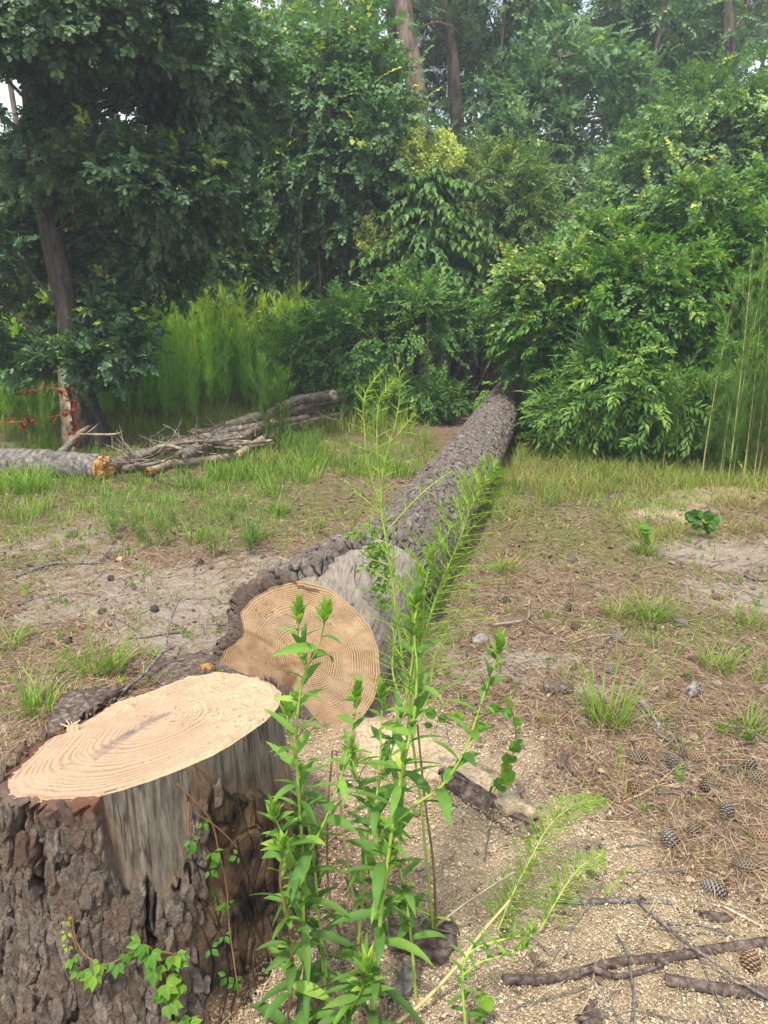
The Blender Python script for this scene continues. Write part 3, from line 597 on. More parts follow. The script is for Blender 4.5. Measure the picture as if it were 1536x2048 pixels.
def pine_tuft():
    r = RT; n = 46; d = norm(r.normal(size=(n, 3))*[.55, .35, .55]+[0, .75, 0]); v = []; f = []
    for k in range(n):
        sd_ = norm(np.cross(d[k], [0, 0, 1.]))*.004; b = np.array([0, r.random()*.1, 0]); v += [b-sd_, b+sd_, b+d[k]*.24*(.8+.4*r.random())]; f.append([3*k, 3*k+1, 3*k+2])
    return np.array(v), np.array(f)
SP['pine'] = [pine_tuft() for _ in range(4)]; NLF['pine'] = 46
def crown_points(blobs, nper, rng, clump=.38, shell=.6, gap=0.0, gs=1.2, seed=0):
    """blobs: (center, radii, weight). clumps spread through each ellipsoid, sprays round each clump"""
    P = []; O = []
    for c, r, wgt in blobs:
        c = np.array(c); r = np.array(r); nc = max(3, int(wgt)); d = rdir(nc, rng); rad = rng.random(nc)**(1/3)*(1-shell)+shell*rng.random(nc)**.15
        rad = np.minimum(rad, 1.02); cc = c+d*rad[:, None]*r
        k = rng.poisson(nper, nc); i = np.repeat(np.arange(nc), k); q = cc[i]+rng.normal(size=(len(i), 3))*clump*[.55, .55, .38]
        P.append(q); O.append(norm((q-c)/r**1.0))
    P = np.vstack(P); O = np.vstack(O)
    if gap > 0:
        keep = fbm(P*gs+seed, 3, seed) > gap-.5; P, O = P[keep], O[keep]
    return P, O
def foliage(kind, P, O, rng, scale=1., tint=.4, tvar=.16, up=.25, tip=.08, m=0, svar=.2):
    D = O*1.0+rng.normal(size=P.shape)*.5; D[:, 2] += up-.25
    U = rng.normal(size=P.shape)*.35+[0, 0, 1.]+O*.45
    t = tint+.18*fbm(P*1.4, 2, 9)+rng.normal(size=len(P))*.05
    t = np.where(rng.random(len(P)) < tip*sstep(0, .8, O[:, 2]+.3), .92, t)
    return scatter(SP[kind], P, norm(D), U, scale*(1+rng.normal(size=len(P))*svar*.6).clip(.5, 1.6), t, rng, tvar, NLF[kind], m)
def limbs(trunk, targets, rng, r0=.04, m=0, n=None, sag=.1, tmin=.25):
    """thin branches from points on the trunk polyline to targets"""
    trunk = np.array(trunk); out = []
    for q in targets:
        t = np.clip(np.searchsorted(trunk[:, 2], q[2]-.3*np.linalg.norm(q[:2]-trunk[0, :2]))-0, 1, len(trunk)-1); f = rng.random()
        b = trunk[t-1]*(1-f)+trunk[t]*f; L = np.linalg.norm(q-b); mid = (b+q)/2+rng.normal(size=3)*L*.07+[0, 0, sag*L]
        out += tubes([tube([b, b*.6+mid*.4+rng.normal(size=3)*.02*L, mid, (mid+q)/2+rng.normal(size=3)*.03*L, q], [r0*min(1, L/1.5)+.006, r0*.7*min(1, L/1.5)+.005, .012+.1*r0, .009, .004], 5, cap=False)], m)
    return out
def B(px, py, Y, rx, ry, rd, wgt):
    c = W(px, py, Y); s_ = Y/F
    return (c, (rx*s_, rd, ry*s_), wgt)
def tree(name, label, cat, Y, trunk, blobs, kind, mat, nper=9, tip=.06, scale=1., bark='farbark', clump=.4, tint=.4, nl=30, group=None, seed=0, gap=0., extra=None, tnz=.12, up=.25, shell=.6, sides=12, lr=.035, crownname='crown', gs=1.2):
    rng = np.random.default_rng(1000+seed); tp = np.array([W(a, b, Y) for a, b, _ in trunk]); rad = [r for *_, r in trunk]
    tp[0][2] = min(tp[0][2], 0) if tp[0][2] < .4 else tp[0][2]
    if tp[0][2] > 0.0: tp = np.vstack([[tp[0][0], Y, -.05], tp]); rad = [rad[0]*1.25]+rad
    t = thing(name, (tp[0][0], tp[0][1], 0), label, cat, group)
    order = np.argsort(tp[:, 2])
    build('trunk', tubes([tube(tp, rad, sides, nz=tnz, seed=seed, sub=5)]), M[bark], t); trunk_o = t.children[0] if t.children else t
    P, O = crown_points(blobs, nper, rng, clump, shell, gap, gs, seed)
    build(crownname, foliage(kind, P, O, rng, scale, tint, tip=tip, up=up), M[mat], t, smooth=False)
    if nl and len(P):
        sel = P[rng.integers(0, len(P), nl)]
        build('branches', limbs(tp[order], sel, rng, lr), M[bark], trunk_o)
    if extra: extra(t, tp, P, rng)
    return t
# ------------------------------------------------------------------ left oak
oakY = 8.3
def oak_extra(t, tp, P, rng):
    # torn pale heartwood stripe up the base of the trunk
    th = np.linspace(math.radians(190), math.radians(262), 18); nzv = 26; zs = np.linspace(0, 1, nzv); V = []
    for k, zt in enumerate(zs):
        p = tp[0]*(1-zt)+tp[2]*zt; p = np.array([np.interp(zt*1.12, [0, .5, 1.12], [W(178, 905, oakY)[0], W(168, 850, oakY)[0], W(158, 775, oakY)[0]]), oakY, zt*1.0])
        r = np.interp(zt, [0, .4, 1], [.29, .235, .2])+.006
        a0 = th.mean()+(th-th.mean())*(1-.85*sstep(.55, 1, zt))
        rr_ = r+.018*np.sin(th*90+zt*2)*.5+.01*rng.normal(size=18)*.4
        V.append(np.stack([p[0]+rr_*np.cos(a0), p[1]+rr_*np.sin(a0), p[2]+0*a0], -1))
    build('split_wood', [(np.array(V).reshape(-1, 3), grid_faces(nzv, 18, wrap=False))], M['palewood'], t)
    # dead orange sprays
    for pts in ([(45, 783), (75, 780), (95, 774), (140, 782), (160, 770)], [(15, 846), (50, 842), (80, 838), (120, 830), (145, 820)], [(150, 800), (150, 830), (158, 860), (150, 880)]):
        q = np.array([W(a, b, oakY-.35) for a, b in pts]); ch = tubes([tube(q, .005, 5, sub=3)], 1)
        n = 42; tt = rng.random(n)*(len(q)-1); i = tt.astype(int); f = (tt-i)[:, None]; p = q[i]*(1-f)+q[np.minimum(i+1, len(q)-1)]*f+rng.normal(size=(n, 3))*.025
        X, Y, Z = frames(rdir(n, rng)+[0, 0, -.3], rdir(n, rng)); lv, lf = leaf_oak(); lv = lv*[1, 1, 3]
        v, f2 = inst(lv, lf, p, X, Y, Z, .055+.03*rng.random(n)); ch.append((v, f2, 0, np.repeat(rng.random(n), len(lf))))
        build('dead_leaf_spray', ch, [M['deadleaf'], M['rstem']], t, smooth=False)
tree('oak_tree', 'large dark lobed leaf oak on the left with split pale wood at its trunk base', 'tree', oakY,
     [(182, 905, .29), (172, 850, .225), (160, 790, .17), (140, 650, .135), (118, 540, .122), (95, 440, .112), (78, 330, .105), (66, 230, .095), (58, 120, .08), (55, -30, .06), (60, -90, .03)],
     [B(130, 60, 8.4, 260, 140, 1.4, 120), B(330, 90, 8.6, 200, 120, 1.3, 95), B(-20, 150, 8.2, 150, 240, 1.2, 70), B(300, 230, 8.5, 210, 80, 1.1, 75), B(20, 350, 9.0, 110, 100, .7, 34),
      B(330, 380, 8.4, 170, 90, 1.0, 52), B(230, 320, 7.9, 100, 45, .4, 26), B(-30, 480, 9.0, 110, 90, .7, 38), B(300, 500, 9.2, 110, 90, .7, 34), B(150, 560, 9.7, 120, 70, .4, 18), B(-10, 640, 8.9, 80, 70, .6, 24),
      B(205, 650, 8.5, 55, 55, .35, 26), B(130, 722, 8.1, 95, 24, .35, 22), B(225, 712, 8.3, 55, 28, .35, 16), B(40, 690, 8.4, 50, 30, .4, 12), B(460, 150, 8.8, 70, 110, .6, 18)],
     'oak', 'oak', nper=30, tip=.07, scale=.58, gap=.45, gs=1.7, bark='oakbark', clump=.24, tint=.38, nl=60, seed=1, extra=oak_extra, shell=.45, lr=.026, sides=20)
# ------------------------------------------------------------------ trees of the forest edge
def hang_vines(n, x0, x1, y0, y1, Yd):
    def fn(t, tp, P, rng):
        for k in range(n):
            px = x0+(x1-x0)*(k+.5)/n+rng.normal()*6; a = W(px, y0+rng.random()*60, Yd+rng.normal()*.2); b = W(px+rng.normal()*8, y1, Yd+rng.normal()*.1)
            build('hanging_vine', tubes([tube([a, (a+b)/2+rng.normal(size=3)*.06, b], .012, 5, sub=4)]), M['deadwood'], t)
    return fn
tree('vine_draped_tree', 'tall tree smothered in heart leaved vines left of the yellow flowering tree', 'tree', 12.6,
     [(700, 740, .13), (690, 560, .12), (675, 400, .1), (665, 200, .08), (670, 60, .06)],
     [B(650, 190, 12.4, 110, 90, .9, 48), B(760, 240, 12.2, 80, 110, .9, 44), B(600, 270, 12.6, 95, 90, .9, 40), B(690, 330, 12.2, 120, 70, .8, 44), B(580, 380, 12.6, 90, 80, .9, 34), B(720, 440, 12.6, 70, 80, .7, 20), B(712, 120, 12.8, 56, 90, .7, 18), B(610, 500, 13, 80, 90, .6, 22), B(770, 380, 12.6, 60, 70, .7, 18)],
     'heart', 'vine', nper=20, tip=.16, scale=1.0, clump=.34, tint=.42, nl=24, seed=2, extra=hang_vines(5, 560, 700, 380, 700, 12.2))
tree('slender_tree', 'bushy broadleaf tree with forked slender trunks above the tall feathery weeds', 'tree', 13.4,
     [(515, 760, .1), (510, 620, .09), (490, 480, .07), (470, 340, .05), (500, 200, .04)],
     [B(470, 330, 13.4, 100, 90, .9, 36), B(520, 200, 13.6, 100, 110, .9, 36), B(430, 430, 13.2, 90, 80, .8, 30), B(500, 560, 13.0, 90, 80, .6, 34), B(420, 570, 13.2, 80, 70, .7, 26), B(560, 640, 12.8, 70, 50, .5, 20), B(560, 80, 13.8, 80, 90, .9, 24)],
     'oval', 'vine', nper=18, tip=.14, scale=1.0, clump=.36, tint=.5, nl=24, seed=3, extra=lambda t, tp, P, rng: [build('trunk', tubes([tube([W(a, b, 13.3) for a, b in q], [.05, .045, .04, .03], 8, nz=.1, sub=4)]), M['farbark'], t) for q in ([(530, 740), (500, 600), (470, 470), (440, 380)], [(560, 740), (548, 600), (560, 480), (590, 380)])] and None)
tree('broadleaf_tree', 'pale grey trunk with bare twigs standing behind the oak', 'tree', 12.2,
     [(315, 700, .09), (298, 620, .08), (286, 545, .075), (275, 440, .06), (270, 300, .05)],
     [B(240, 420, 12.6, 130, 90, .9, 34), B(380, 480, 12.4, 80, 90, .8, 26), B(200, 560, 12.8, 130, 60, .7, 24), B(60, 520, 12.8, 100, 110, .9, 32)],
     'oval', 'forest', nper=10, tip=.06, scale=1.25, tint=.3, nl=26, seed=4, lr=.02)
tree('sweetgum_tree', 'leaning sweetgum with star shaped leaves in the middle of the forest edge', 'tree', 16.5,
     [(1178, 560, .13), (1168, 400, .12), (1152, 320, .1), (1130, 230, .08), (1120, 100, .05)],
     [B(1110, 120, 16.4, 120, 60, 1.1, 40), B(1060, 210, 16.4, 80, 80, 1., 34), B(1200, 200, 16.6, 90, 80, 1., 36), B(1150, 270, 16.3, 100, 40, .9, 26), B(960, 190, 16.8, 50, 130, .9, 28), B(1230, 290, 16.4, 60, 50, .8, 18)],
     'star', 'gum', nper=24, tip=.08, scale=.72, tint=.5, nl=40, seed=5, gap=.5, gs=.9)
tree('vine_covered_tree', 'rounded tree blanketed in pale green vine leaves at the right edge of the forest', 'tree', 13.2,
     [(1460, 560, .13), (1455, 400, .12), (1450, 260, .1), (1450, 190, .06)],
     [B(1440, 230, 13.2, 110, 70, 1., 44), B(1380, 310, 13., 110, 70, 1., 50), B(1500, 320, 13., 80, 90, 1., 40), B(1300, 370, 13.2, 70, 60, .8, 26), B(1440, 390, 12.8, 120, 50, .8, 38), B(1560, 230, 13.2, 80, 110, 1., 24)],
     'heart', 'vine', nper=32, tip=.04, scale=.82, clump=.34, tint=.52, nl=20, seed=6, shell=.75)
tree('water_oak', 'tall dense dark oak crown rising behind the sweetgum at the top right', 'tree', 19.5,
     [(1345, 520, .2), (1340, 300, .17), (1335, 100, .14), (1330, -60, .1)],
     [B(1290, 80, 19.5, 110, 90, 1.5, 60), B(1370, 180, 19.6, 90, 80, 1.4, 44), B(1240, 0, 19.8, 120, 70, 1.5, 46), B(1180, 60, 20, 80, 60, 1.3, 30), B(1340, -40, 19.8, 90, 80, 1.3, 36), B(1300, 260, 19.4, 80, 80, 1.2, 28)],
     'small', 'forest', nper=17, tip=.05, scale=2.0, clump=.45, tint=.4, nl=40, seed=7, gap=.5, gs=.8)
tree('water_oak', 'shaded oak crown hanging above the yellow flowering tree at the top centre', 'tree', 18.5,
     [(1000, 560, .16), (1004, 330, .14), (1010, 120, .11), (1015, -20, .09)],
     [B(1010, 20, 18.4, 100, 70, 1.2, 40), B(960, 110, 18.5, 60, 70, 1., 22), B(1060, 90, 18.6, 60, 60, 1., 20), B(990, 380, 18.2, 60, 90, .9, 26), B(1050, 420, 18, 60, 80, .9, 24), B(930, 300, 18.4, 50, 80, .9, 18)],
     'small', 'forest', nper=15, tip=.04, scale=2.0, clump=.45, tint=.35, nl=36, seed=8, gap=.48)
def pine_extra(twigs, Y):
    def fn(t, tp, P, rng):
        for q in twigs: build('limb', tubes([tube([W(a, b, Y) for a, b in q], np.linspace(.05, .015, len(q)), 7, nz=.1, sub=3)]), M['farbark'], t)
    return fn
tree('pine_tree', 'straight pine trunk with reddish plated bark beside the vine draped tree', 'tree', 15.2,
     [(845, 400, .2), (838, 240, .19), (826, 140, .18), (812, 60, .17), (800, -40, .16), (785, -200, .13), (775, -420, .08)],
     [B(790, -430, 15.2, 170, 120, 1.6, 50), B(880, 20, 15.6, 60, 50, 1., 8)], 'pine', 'pine', nper=8, scale=1.3, bark='pinebark', tint=.5, nl=14, seed=9, sides=16, up=.6)
tree('pine_tree', 'thinner shadowed pine trunk just left of the reddish plated pine', 'tree', 16.5,
     [(800, 420, .15), (796, 240, .14), (790, 100, .135), (784, -40, .13), (780, -260, .1)],
     [B(770, -300, 20, 120, 100, 1.5, 34)], 'pine', 'pine', nper=8, scale=1.3, bark='farbark', tint=.4, nl=10, seed=10, sides=12, up=.6)
tree('pine_tree', 'crooked branching pine with sparse needle tufts against the bright sky', 'tree', 16.5,
     [(925, 420, .15), (915, 250, .14), (908, 160, .13), (903, 90, .12), (890, 20, .09), (870, -60, .07)],
     [B(870, 60, 19, 40, 60, .8, 16), B(960, 40, 19, 60, 50, .8, 18), B(890, 170, 19, 30, 40, .6, 10), B(900, -60, 19, 90, 70, 1., 26)], 'pine', 'pine', nper=7, scale=1.5, tint=.45, nl=12, seed=11, up=.5,
     extra=pine_extra([[(905, 150), (870, 178), (840, 200)], [(905, 90), (925, 70), (955, 50)], [(900, 70), (885, 30), (872, 0)], [(912, 240), (890, 290), (850, 335)]], 18.9))
tree('pine_tree', 'pine trunk poking above the foliage at the top left of centre', 'tree', 14.8,
     [(600, 420, .16), (596, 200, .15), (592, 60, .14), (588, -60, .13), (585, -260, .1)],
     [B(585, -260, 18, 130, 110, 1.5, 40), B(640, 30, 18, 70, 40, .9, 8)], 'pine', 'pine', nper=8, scale=1.3, bark='pinebark', tint=.45, nl=12, seed=12, up=.6)
tree('pine_tree', 'hazy pine with long needle tufts at the top right corner', 'tree', 18.0,
     [(1470, 420, .16), (1465, 200, .14), (1455, 40, .12), (1450, -120, .1)],
     [B(1430, 60, 22, 60, 60, 1.2, 30), B(1500, -20, 22, 70, 50, 1.2, 24), B(1400, -60, 22, 80, 60, 1.2, 26)], 'pine', 'pine', nper=9, scale=1.8, tint=.75, nl=14, seed=13, up=.5)
tree('sapling_tree', 'yellowish leaved sapling between the pines at the top', 'tree', 15.0,
     [(745, 480, .06), (742, 260, .05), (738, 100, .04), (735, 0, .03)],
     [B(738, 40, 15.8, 26, 80, .5, 12), B(700, 150, 14.6, 40, 40, .5, 10), B(570, 120, 14.6, 60, 50, .7, 14), B(640, 110, 15.2, 80, 50, .8, 14)], 'oval', 'forest', nper=9, tip=.25, scale=1.1, tint=.72, nl=18, seed=14)
# ------------------------------------------------------------------ yellow flowering tree with drooping leaf tiers
YT = 11.6
def flowering():
    rng = np.random.default_rng(71); base = W(870, 760, YT); t = thing('flowering_tree', (base[0], YT, 0), 'slim tree with tiered drooping leaves and a yellow green flower plume on top', 'tree')
    tp = [[base[0], YT, -.05]]+[W(a, b, YT) for a, b in ((868, 620), (862, 520), (860, 440), (858, 370), (858, 330))]
    build('trunk', tubes([tube(tp, [.05, .045, .04, .035, .03, .02], 8, nz=.1, sub=4)]), M['deadwood'], t)
    V = []; lf = leaf_oval(.27, .1, .25); ch = []; br = []
    tiers = [(352, 90, 13, .35), (375, 110, 12, .4), (410, 135, 14, .5), (455, 150, 15, .5), (500, 150, 16, .45), (545, 175, 18, .4), (590, 170, 16, .35)]
    for (py, wpx, n, dr) in tiers:
        n = int(n*1.9)
        for k in range(n):
            a = 2*math.pi*(k+rng.random()*.7)/n; L = wpx*YT/F*(.35+.65*rng.random()); p0 = W(860, py+rng.normal()*14, YT)
            m_ = 9; tt = np.linspace(0, 1, m_); pts = p0+np.stack([np.cos(a)*L*tt, np.sin(a)*L*tt*.9, L*(.22*tt-.55*tt**2*(dr+.45))], -1)
            br += tubes([tube(pts, .0032, 4, cap=False)], 0)
            for i in range(1, m_):
                for sgn in (-1, 1):
                    d = np.array([math.cos(a+sgn*.9), math.sin(a+sgn*.9), -.7]); V.append((pts[i]+rng.normal(size=3)*.012, d, .165*(1.1-.35*i/m_)*(1+rng.normal()*.1)))
    P = np.array([q[0] for q in V]); D = np.array([q[1] for q in V])+rng.normal(size=P.shape)*.15; sc = np.array([q[2] for q in V])
    X, Y, Z = frames(norm(D), D*[.9, .9, 0]+np.array([[0, 0, .75]])+rng.normal(size=P.shape)*.2); v, f = inst(*lf, P, X, Y, Z, sc)
    build('leaves', [(v, f, 0, np.repeat(np.clip(.5+rng.normal(size=len(P))*.15, 0, 1), 4))], M['shrub'], t, smooth=False)
    build('leaf_stalks', br, M['bstem'], t)
    def plume(cx, cy, rx, ry, Y, n, name):
        ch = []; b = W(cx, cy+ry*1.0, Y); P = []
        for k in range(n):
            a = rng.normal()*.5; q = W(cx+rx*(rng.random()*2-1), cy+ry*(rng.random()*2-1)*.95, Y)+[0, rng.normal()*.14, 0]
            u = (proj(q)[0]-cx)/rx; w_ = (proj(q)[1]-cy)/ry
            if u*u+w_*w_ > 1 or w_ < -.55+.55*math.cos(u*7) - .25: continue
            P.append(q)
            if k % 3 == 0: ch += tubes([tube([b, (b+q)/2+[0, 0, .02], q], [.004, .003, .0015], 3, cap=False)], 1)
        P = np.array(P); m_ = 11; pp = np.repeat(P, m_, 0)+rng.normal(size=(len(P)*m_, 3))*.032
        X, Y_, Z = frames(rdir(len(pp), rng), rdir(len(pp), rng)); v, f = inst(np.array([[-.5, -.5, 0], [.5, -.5, .3], [.5, .5, 0], [-.5, .5, .3]]), np.array([[0, 1, 2, 3]]), pp, X, Y_, Z, .024+.014*rng.random(len(pp)))
        ch.append((v, f, 0, rng.random(len(pp)))); return build(name, ch, [M['flower'], M['gstem']], t, smooth=False)
    plume(858, 308, 68, 52, YT, 900, 'flower_plume'); plume(760, 470, 52, 45, YT+.15, 230, 'flower_plume')
flowering()
# ------------------------------------------------------------------ shrubs
def shrub(name, label, Y, blobs, kind, mat, nper, scale, tint, tip, seed, clump=.22, stems=14, stemmat='deadwood', group=None, shell=.6, up=.25, extra=None, gap=0):
    rng = np.random.default_rng(2000+seed); P, O = crown_points(blobs, nper, rng, clump, shell, gap, 1.6, seed); P = P[P[:, 2] > .06]; 
    P, O = crown_points(blobs, nper, rng, clump, shell, gap, 1.25, seed); k = P[:, 2] > .04; P, O = P[k], O[k]
    c = np.mean([b[0] for b in blobs], 0); t = thing(name, (c[0], c[1], 0), label, 'shrub' if 'shrub' in name or 'bush' in name else 'plant', group)
    # long leafy shoots breaking the outline
    ns = int(len(P)*.022); i_ = rng.integers(0, len(P), ns); i_ = i_[P[i_, 2] > .5]; tt = np.tile(np.linspace(.15, 1, 6), len(i_)); ii = np.repeat(i_, 6); dd = norm(O[i_]*.7+rng.normal(size=(len(i_), 3))*.45+[0, -.1, .75]); LL = rng.uniform(.25, .7, len(i_))
    PS = P[ii]+np.repeat(dd*LL[:, None], 6, 0)*tt[:, None]+np.array([0, 0, -.12])*(tt**2)[:, None]; OS = np.repeat(dd, 6, 0)
    fl = foliage(kind, P, O, rng, scale, tint, tip=tip, up=up)+foliage(kind, PS, OS, rng, scale*.72, tint+.22, tip=tip*1.5, up=up)
    build('foliage', fl, M[mat], t, smooth=False)
    ch = []
    for q in P[rng.integers(0, len(P), stems*4)]:
        b = np.array([c[0]+(q[0]-c[0])*.45, c[1]+(q[1]-c[1])*.4+.1, 0.])+rng.normal(size=3)*[.08, .08, 0]; ch += tubes([tube([b, (b+q)/2+rng.normal(size=3)*.06+[0, 0, .1*q[2]], q], [.012, .009, .004], 5, cap=False, sub=2)])
    build('stems', ch, M[stemmat], t)
    if extra: extra(t, P, O, rng)
    return t
def berries(t, P, O, rng):
    i = rng.integers(0, len(P), 46); ch = []
    for k in i:
        b = P[k]+O[k]*.12; n = 22; tt = np.linspace(0, 1, n); q = b+np.stack([0*tt+.01*rng.normal(size=n), .01*rng.normal(size=n), -.0*tt+.13*tt], -1)+norm(O[k]+[0, 0, .3])*tt[:, None]*.08
        X, Y_, Z = frames(rdir(n, rng), rdir(n, rng)); v, f = inst(np.array([[-.5, -.5, 0], [.5, -.5, .3], [.5, .5, 0], [-.5, .5, .3]]), np.array([[0, 1, 2, 3]]), q, X, Y_, Z, .012); ch.append((v, f, 0, .9))
    build('flower_spikes', ch, M['palesh'], t)
def B3(px, py, Y, rx, ry, rd, wgt): return B(px, py, Y, rx, ry, rd, wgt)
shrub('pokeweed_bush', 'huge bright green broad leaved bush overhanging the far end of the fallen log', 8.6,
      [B(1130, 610, 9.1, 110, 75, .7, 60), B(1150, 680, 8.6, 120, 80, .75, 74), B(1135, 770, 8.9, 50, 75, .5, 34), B(1115, 865, 8.3, 30, 28, .3, 10), B(1230, 620, 8.3, 120, 100, .8, 66), B(1180, 800, 8.1, 90, 45, .5, 32), B(1240, 510, 9.2, 100, 50, .7, 36), B(1085, 620, 9.6, 60, 70, .6, 26), B(1100, 715, 9.9, 28, 35, .3, 10)],
      'bush', 'bush', 24, .66, .48, .1, 1, .2, 16, extra=berries, gap=.42)
shrub('broadleaf_bush', 'tall bright leafy bush at the right edge rising above the pokeweed', 8.4,
      [B(1410, 500, 8.9, 120, 70, .8, 56), B(1360, 620, 8.2, 110, 90, .7, 60), B(1490, 560, 8.4, 100, 100, .8, 56), B(1400, 750, 7.9, 120, 70, .6, 50), B(1310, 540, 8.8, 80, 80, .6, 34), B(1540, 420, 9, 90, 60, .6, 26), B(1280, 840, 7.8, 80, 45, .4, 24), B(1420, 860, 7.6, 120, 35, .4, 34)],
      'bush', 'bush', 23, .63, .5, .1, 2, .2, 16, extra=berries, gap=.42)
shrub('vine_tangle', 'mat of round yellow green vine leaves climbing over the left shoulder of the pokeweed bush', 8.6,
      [B(1110, 560, 8.75, 70, 45, .4, 24), B(1210, 490, 8.9, 70, 35, .4, 18), B(1070, 600, 8.75, 45, 60, .4, 18), B(1300, 600, 7.9, 60, 60, .35, 16), B(1390, 420, 8.5, 70, 50, .4, 20)],
      'heart', 'vine', 14, .7, .6, .03, 21, .16, 6, stemmat='gstem')
shrub('drooping_shrub', 'dull green drooping narrow leaved shrub hanging low over the dry grass right of the log', 8.0,
      [B(1160, 830, 7.95, 55, 40, .3, 24), B(1240, 760, 7.7, 70, 40, .3, 22), B(1340, 800, 7.5, 60, 40, .3, 18)], 'lance', 'shrub', 12, 1.1, .6, .1, 22, .18, 6, up=-.2)
shrub('low_shrub', 'low leafy growth filling the gap between the log and the tiered tree', 10.0,
      [B(870, 800, 10.3, 50, 22, .3, 22), B(740, 790, 10.6, 70, 20, .3, 18)], 'oval', 'shrub', 11, .7, .6, .12, 23, .16, 5)
shrub('low_shrub', 'dark small leaved shrub mound under the tiered flowering tree', 10.6,
      [B(820, 640, 10.9, 130, 70, .8, 74), B(740, 690, 10.7, 90, 60, .6, 48), B(850, 720, 10.8, 80, 50, .5, 40), B(945, 630, 11.9, 60, 60, .5, 34), B(790, 765, 10.4, 90, 26, .4, 26)],
      'oval', 'shrub', 12, .85, .48, .1, 3, .22, 14, gap=.32)
shrub('low_shrub', 'loose light green shrub at the right end of the feathery weed stand', 10.9,
      [B(640, 720, 10.9, 60, 50, .5, 30), B(600, 690, 11.2, 60, 50, .5, 24), B(690, 640, 11.2, 50, 50, .5, 20)],
      'oval', 'bush', 11, .7, .42, .1, 4, .2, 10)
shrub('arching_shrub', 'fine pale leaved arching shrub right of the flowering tree', 12.0,
      [B(1000, 400, 12.2, 80, 60, .6, 44), B(940, 360, 12.4, 70, 50, .6, 30), B(1030, 480, 12.0, 60, 80, .6, 38), B(1040, 370, 12.2, 40, 30, .4, 16), B(960, 470, 12.4, 50, 60, .6, 28)],
      'lance', 'palesh', 12, 1.1, .22, .16, 5, .22, 14, up=.0)
shrub('understory_shrub', 'shaded leafy undergrowth below the sweetgum', 14.5,
      [B(1150, 420, 14.6, 110, 60, .8, 40), B(1040, 340, 15.5, 50, 70, .6, 20), B(1280, 430, 14.4, 90, 50, .8, 34)], 'oval', 'forest', 11, 1.3, .5, .06, 6, .3, 10)
shrub('understory_shrub', 'sunny leafy undergrowth between the oak and the slender forked tree', 12.4,
      [B(390, 620, 12.4, 90, 50, .6, 36), B(330, 660, 12.2, 60, 40, .5, 20), B(450, 660, 12.4, 80, 40, .5, 28)], 'oval', 'vine', 11, 1.0, .5, .12, 7, .25, 8)
shrub('understory_shrub', 'dim undergrowth at the far left behind the oak', 12.4,
      [B(60, 640, 12.6, 150, 60, .8, 46), B(200, 630, 12.6, 90, 60, .7, 30)], 'oval', 'forest', 11, 1.2, .25, .03, 8, .3, 8)
shrub('understory_shrub', 'dark undergrowth below the vine draped tree', 12.6,
      [B(620, 610, 12.9, 100, 60, .5, 34), B(750, 560, 12.9, 80, 70, .5, 28), B(700, 640, 12.2, 80, 40, .4, 20)], 'heart', 'forest', 10, 1.2, .3, .03, 9, .3, 8)
# ------------------------------------------------------------------ the wood behind, read as one mass
rng = np.random.default_rng(31); bl = []
holes = [(610, 25, 45, 45), (705, 75, 39, 60), (870, 10, 52, 39), (95, 205, 21, 21), (1140, 210, 51, 57), (1440, 70, 82, 90), (1410, 150, 45, 45), (1130, 305, 33, 24), (885, 190, 33, 60), (285, 10, 39, 36), (240, 215, 60, 30), (300, 270, 90, 27), (955, 190, 27, 60), (1500, 130, 45, 60), (1060, 90, 30, 30), (400, 290, 45, 21), (950, 120, 36, 21), (1080, 230, 27, 36), (850, 170, 30, 45), (1250, 190, 24, 24)]
for k in range(270):
    Y = rng.uniform(18.5, 36); px = rng.uniform(-700, 2100); top = rng.uniform(60, 560) if rng.random() < .87 else rng.uniform(-200, 60)
    r = rng.uniform(45, 95)
    if any(((px-h_[0])/(h_[2]+r))**2+((top-h_[1])/(h_[3]+r*.75))**2 < 1 for h_ in holes): continue   # openings in the canopy
    if top < 330 and rng.random() < .75: continue
    bl.append(B(px, top, Y, r, r*.75, 1.6, 6.5*(1+(Y-17)*.02)))
for k in range(220):
    Y = rng.uniform(14.5, 19); bl.append(B(rng.uniform(-800, 2200), rng.uniform(430, 640), Y, 100, 70, 1.2, 9))
P, O = crown_points(bl, 12, rng, .7, .5); px_, py_ = proj(P)
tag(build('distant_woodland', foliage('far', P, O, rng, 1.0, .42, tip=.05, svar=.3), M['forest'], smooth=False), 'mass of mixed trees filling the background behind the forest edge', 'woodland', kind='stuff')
TRK = [(130, 14.8, .07), (235, 16, .08), (330, 15, .06), (400, 17.5, .1), (455, 16, .06), (650, 16, .08), (880, 22, .12), (960, 17, .07), (1085, 18, .08), (1108, 22, .1), (1230, 17.5, .08), (1275, 21, .12), (1395, 18, .1)]
for k, (px, Y, r) in enumerate(TRK):
    b = W(px, 700, Y); h = rng.uniform(6.5, 9.5); l = rng.normal()*.5; t = thing('forest_tree', (b[0], Y, 0), 'dim slender forest trunk standing among the woodland behind the clearing', 'tree', 'slender trunks in the shaded wood')
    pts = [[b[0], Y, -.05], [b[0]+l*.3+.05*rng.normal(), Y, h*.4], [b[0]+l*.6, Y, h*.7], [b[0]+l, Y, h]]
    build('trunk', tubes([tube(pts, [r, r*.85, r*.6, r*.3], 9, nz=.12, seed=k, sub=4)]), M['farbark'], t)
    P, O = crown_points([((b[0]+l, Y, h), (1.3, 1.1, 1.3), 16)], 9, rng, .4); build('crown', foliage('far', P, O, rng, .8, .4), M['forest'], t, smooth=False)
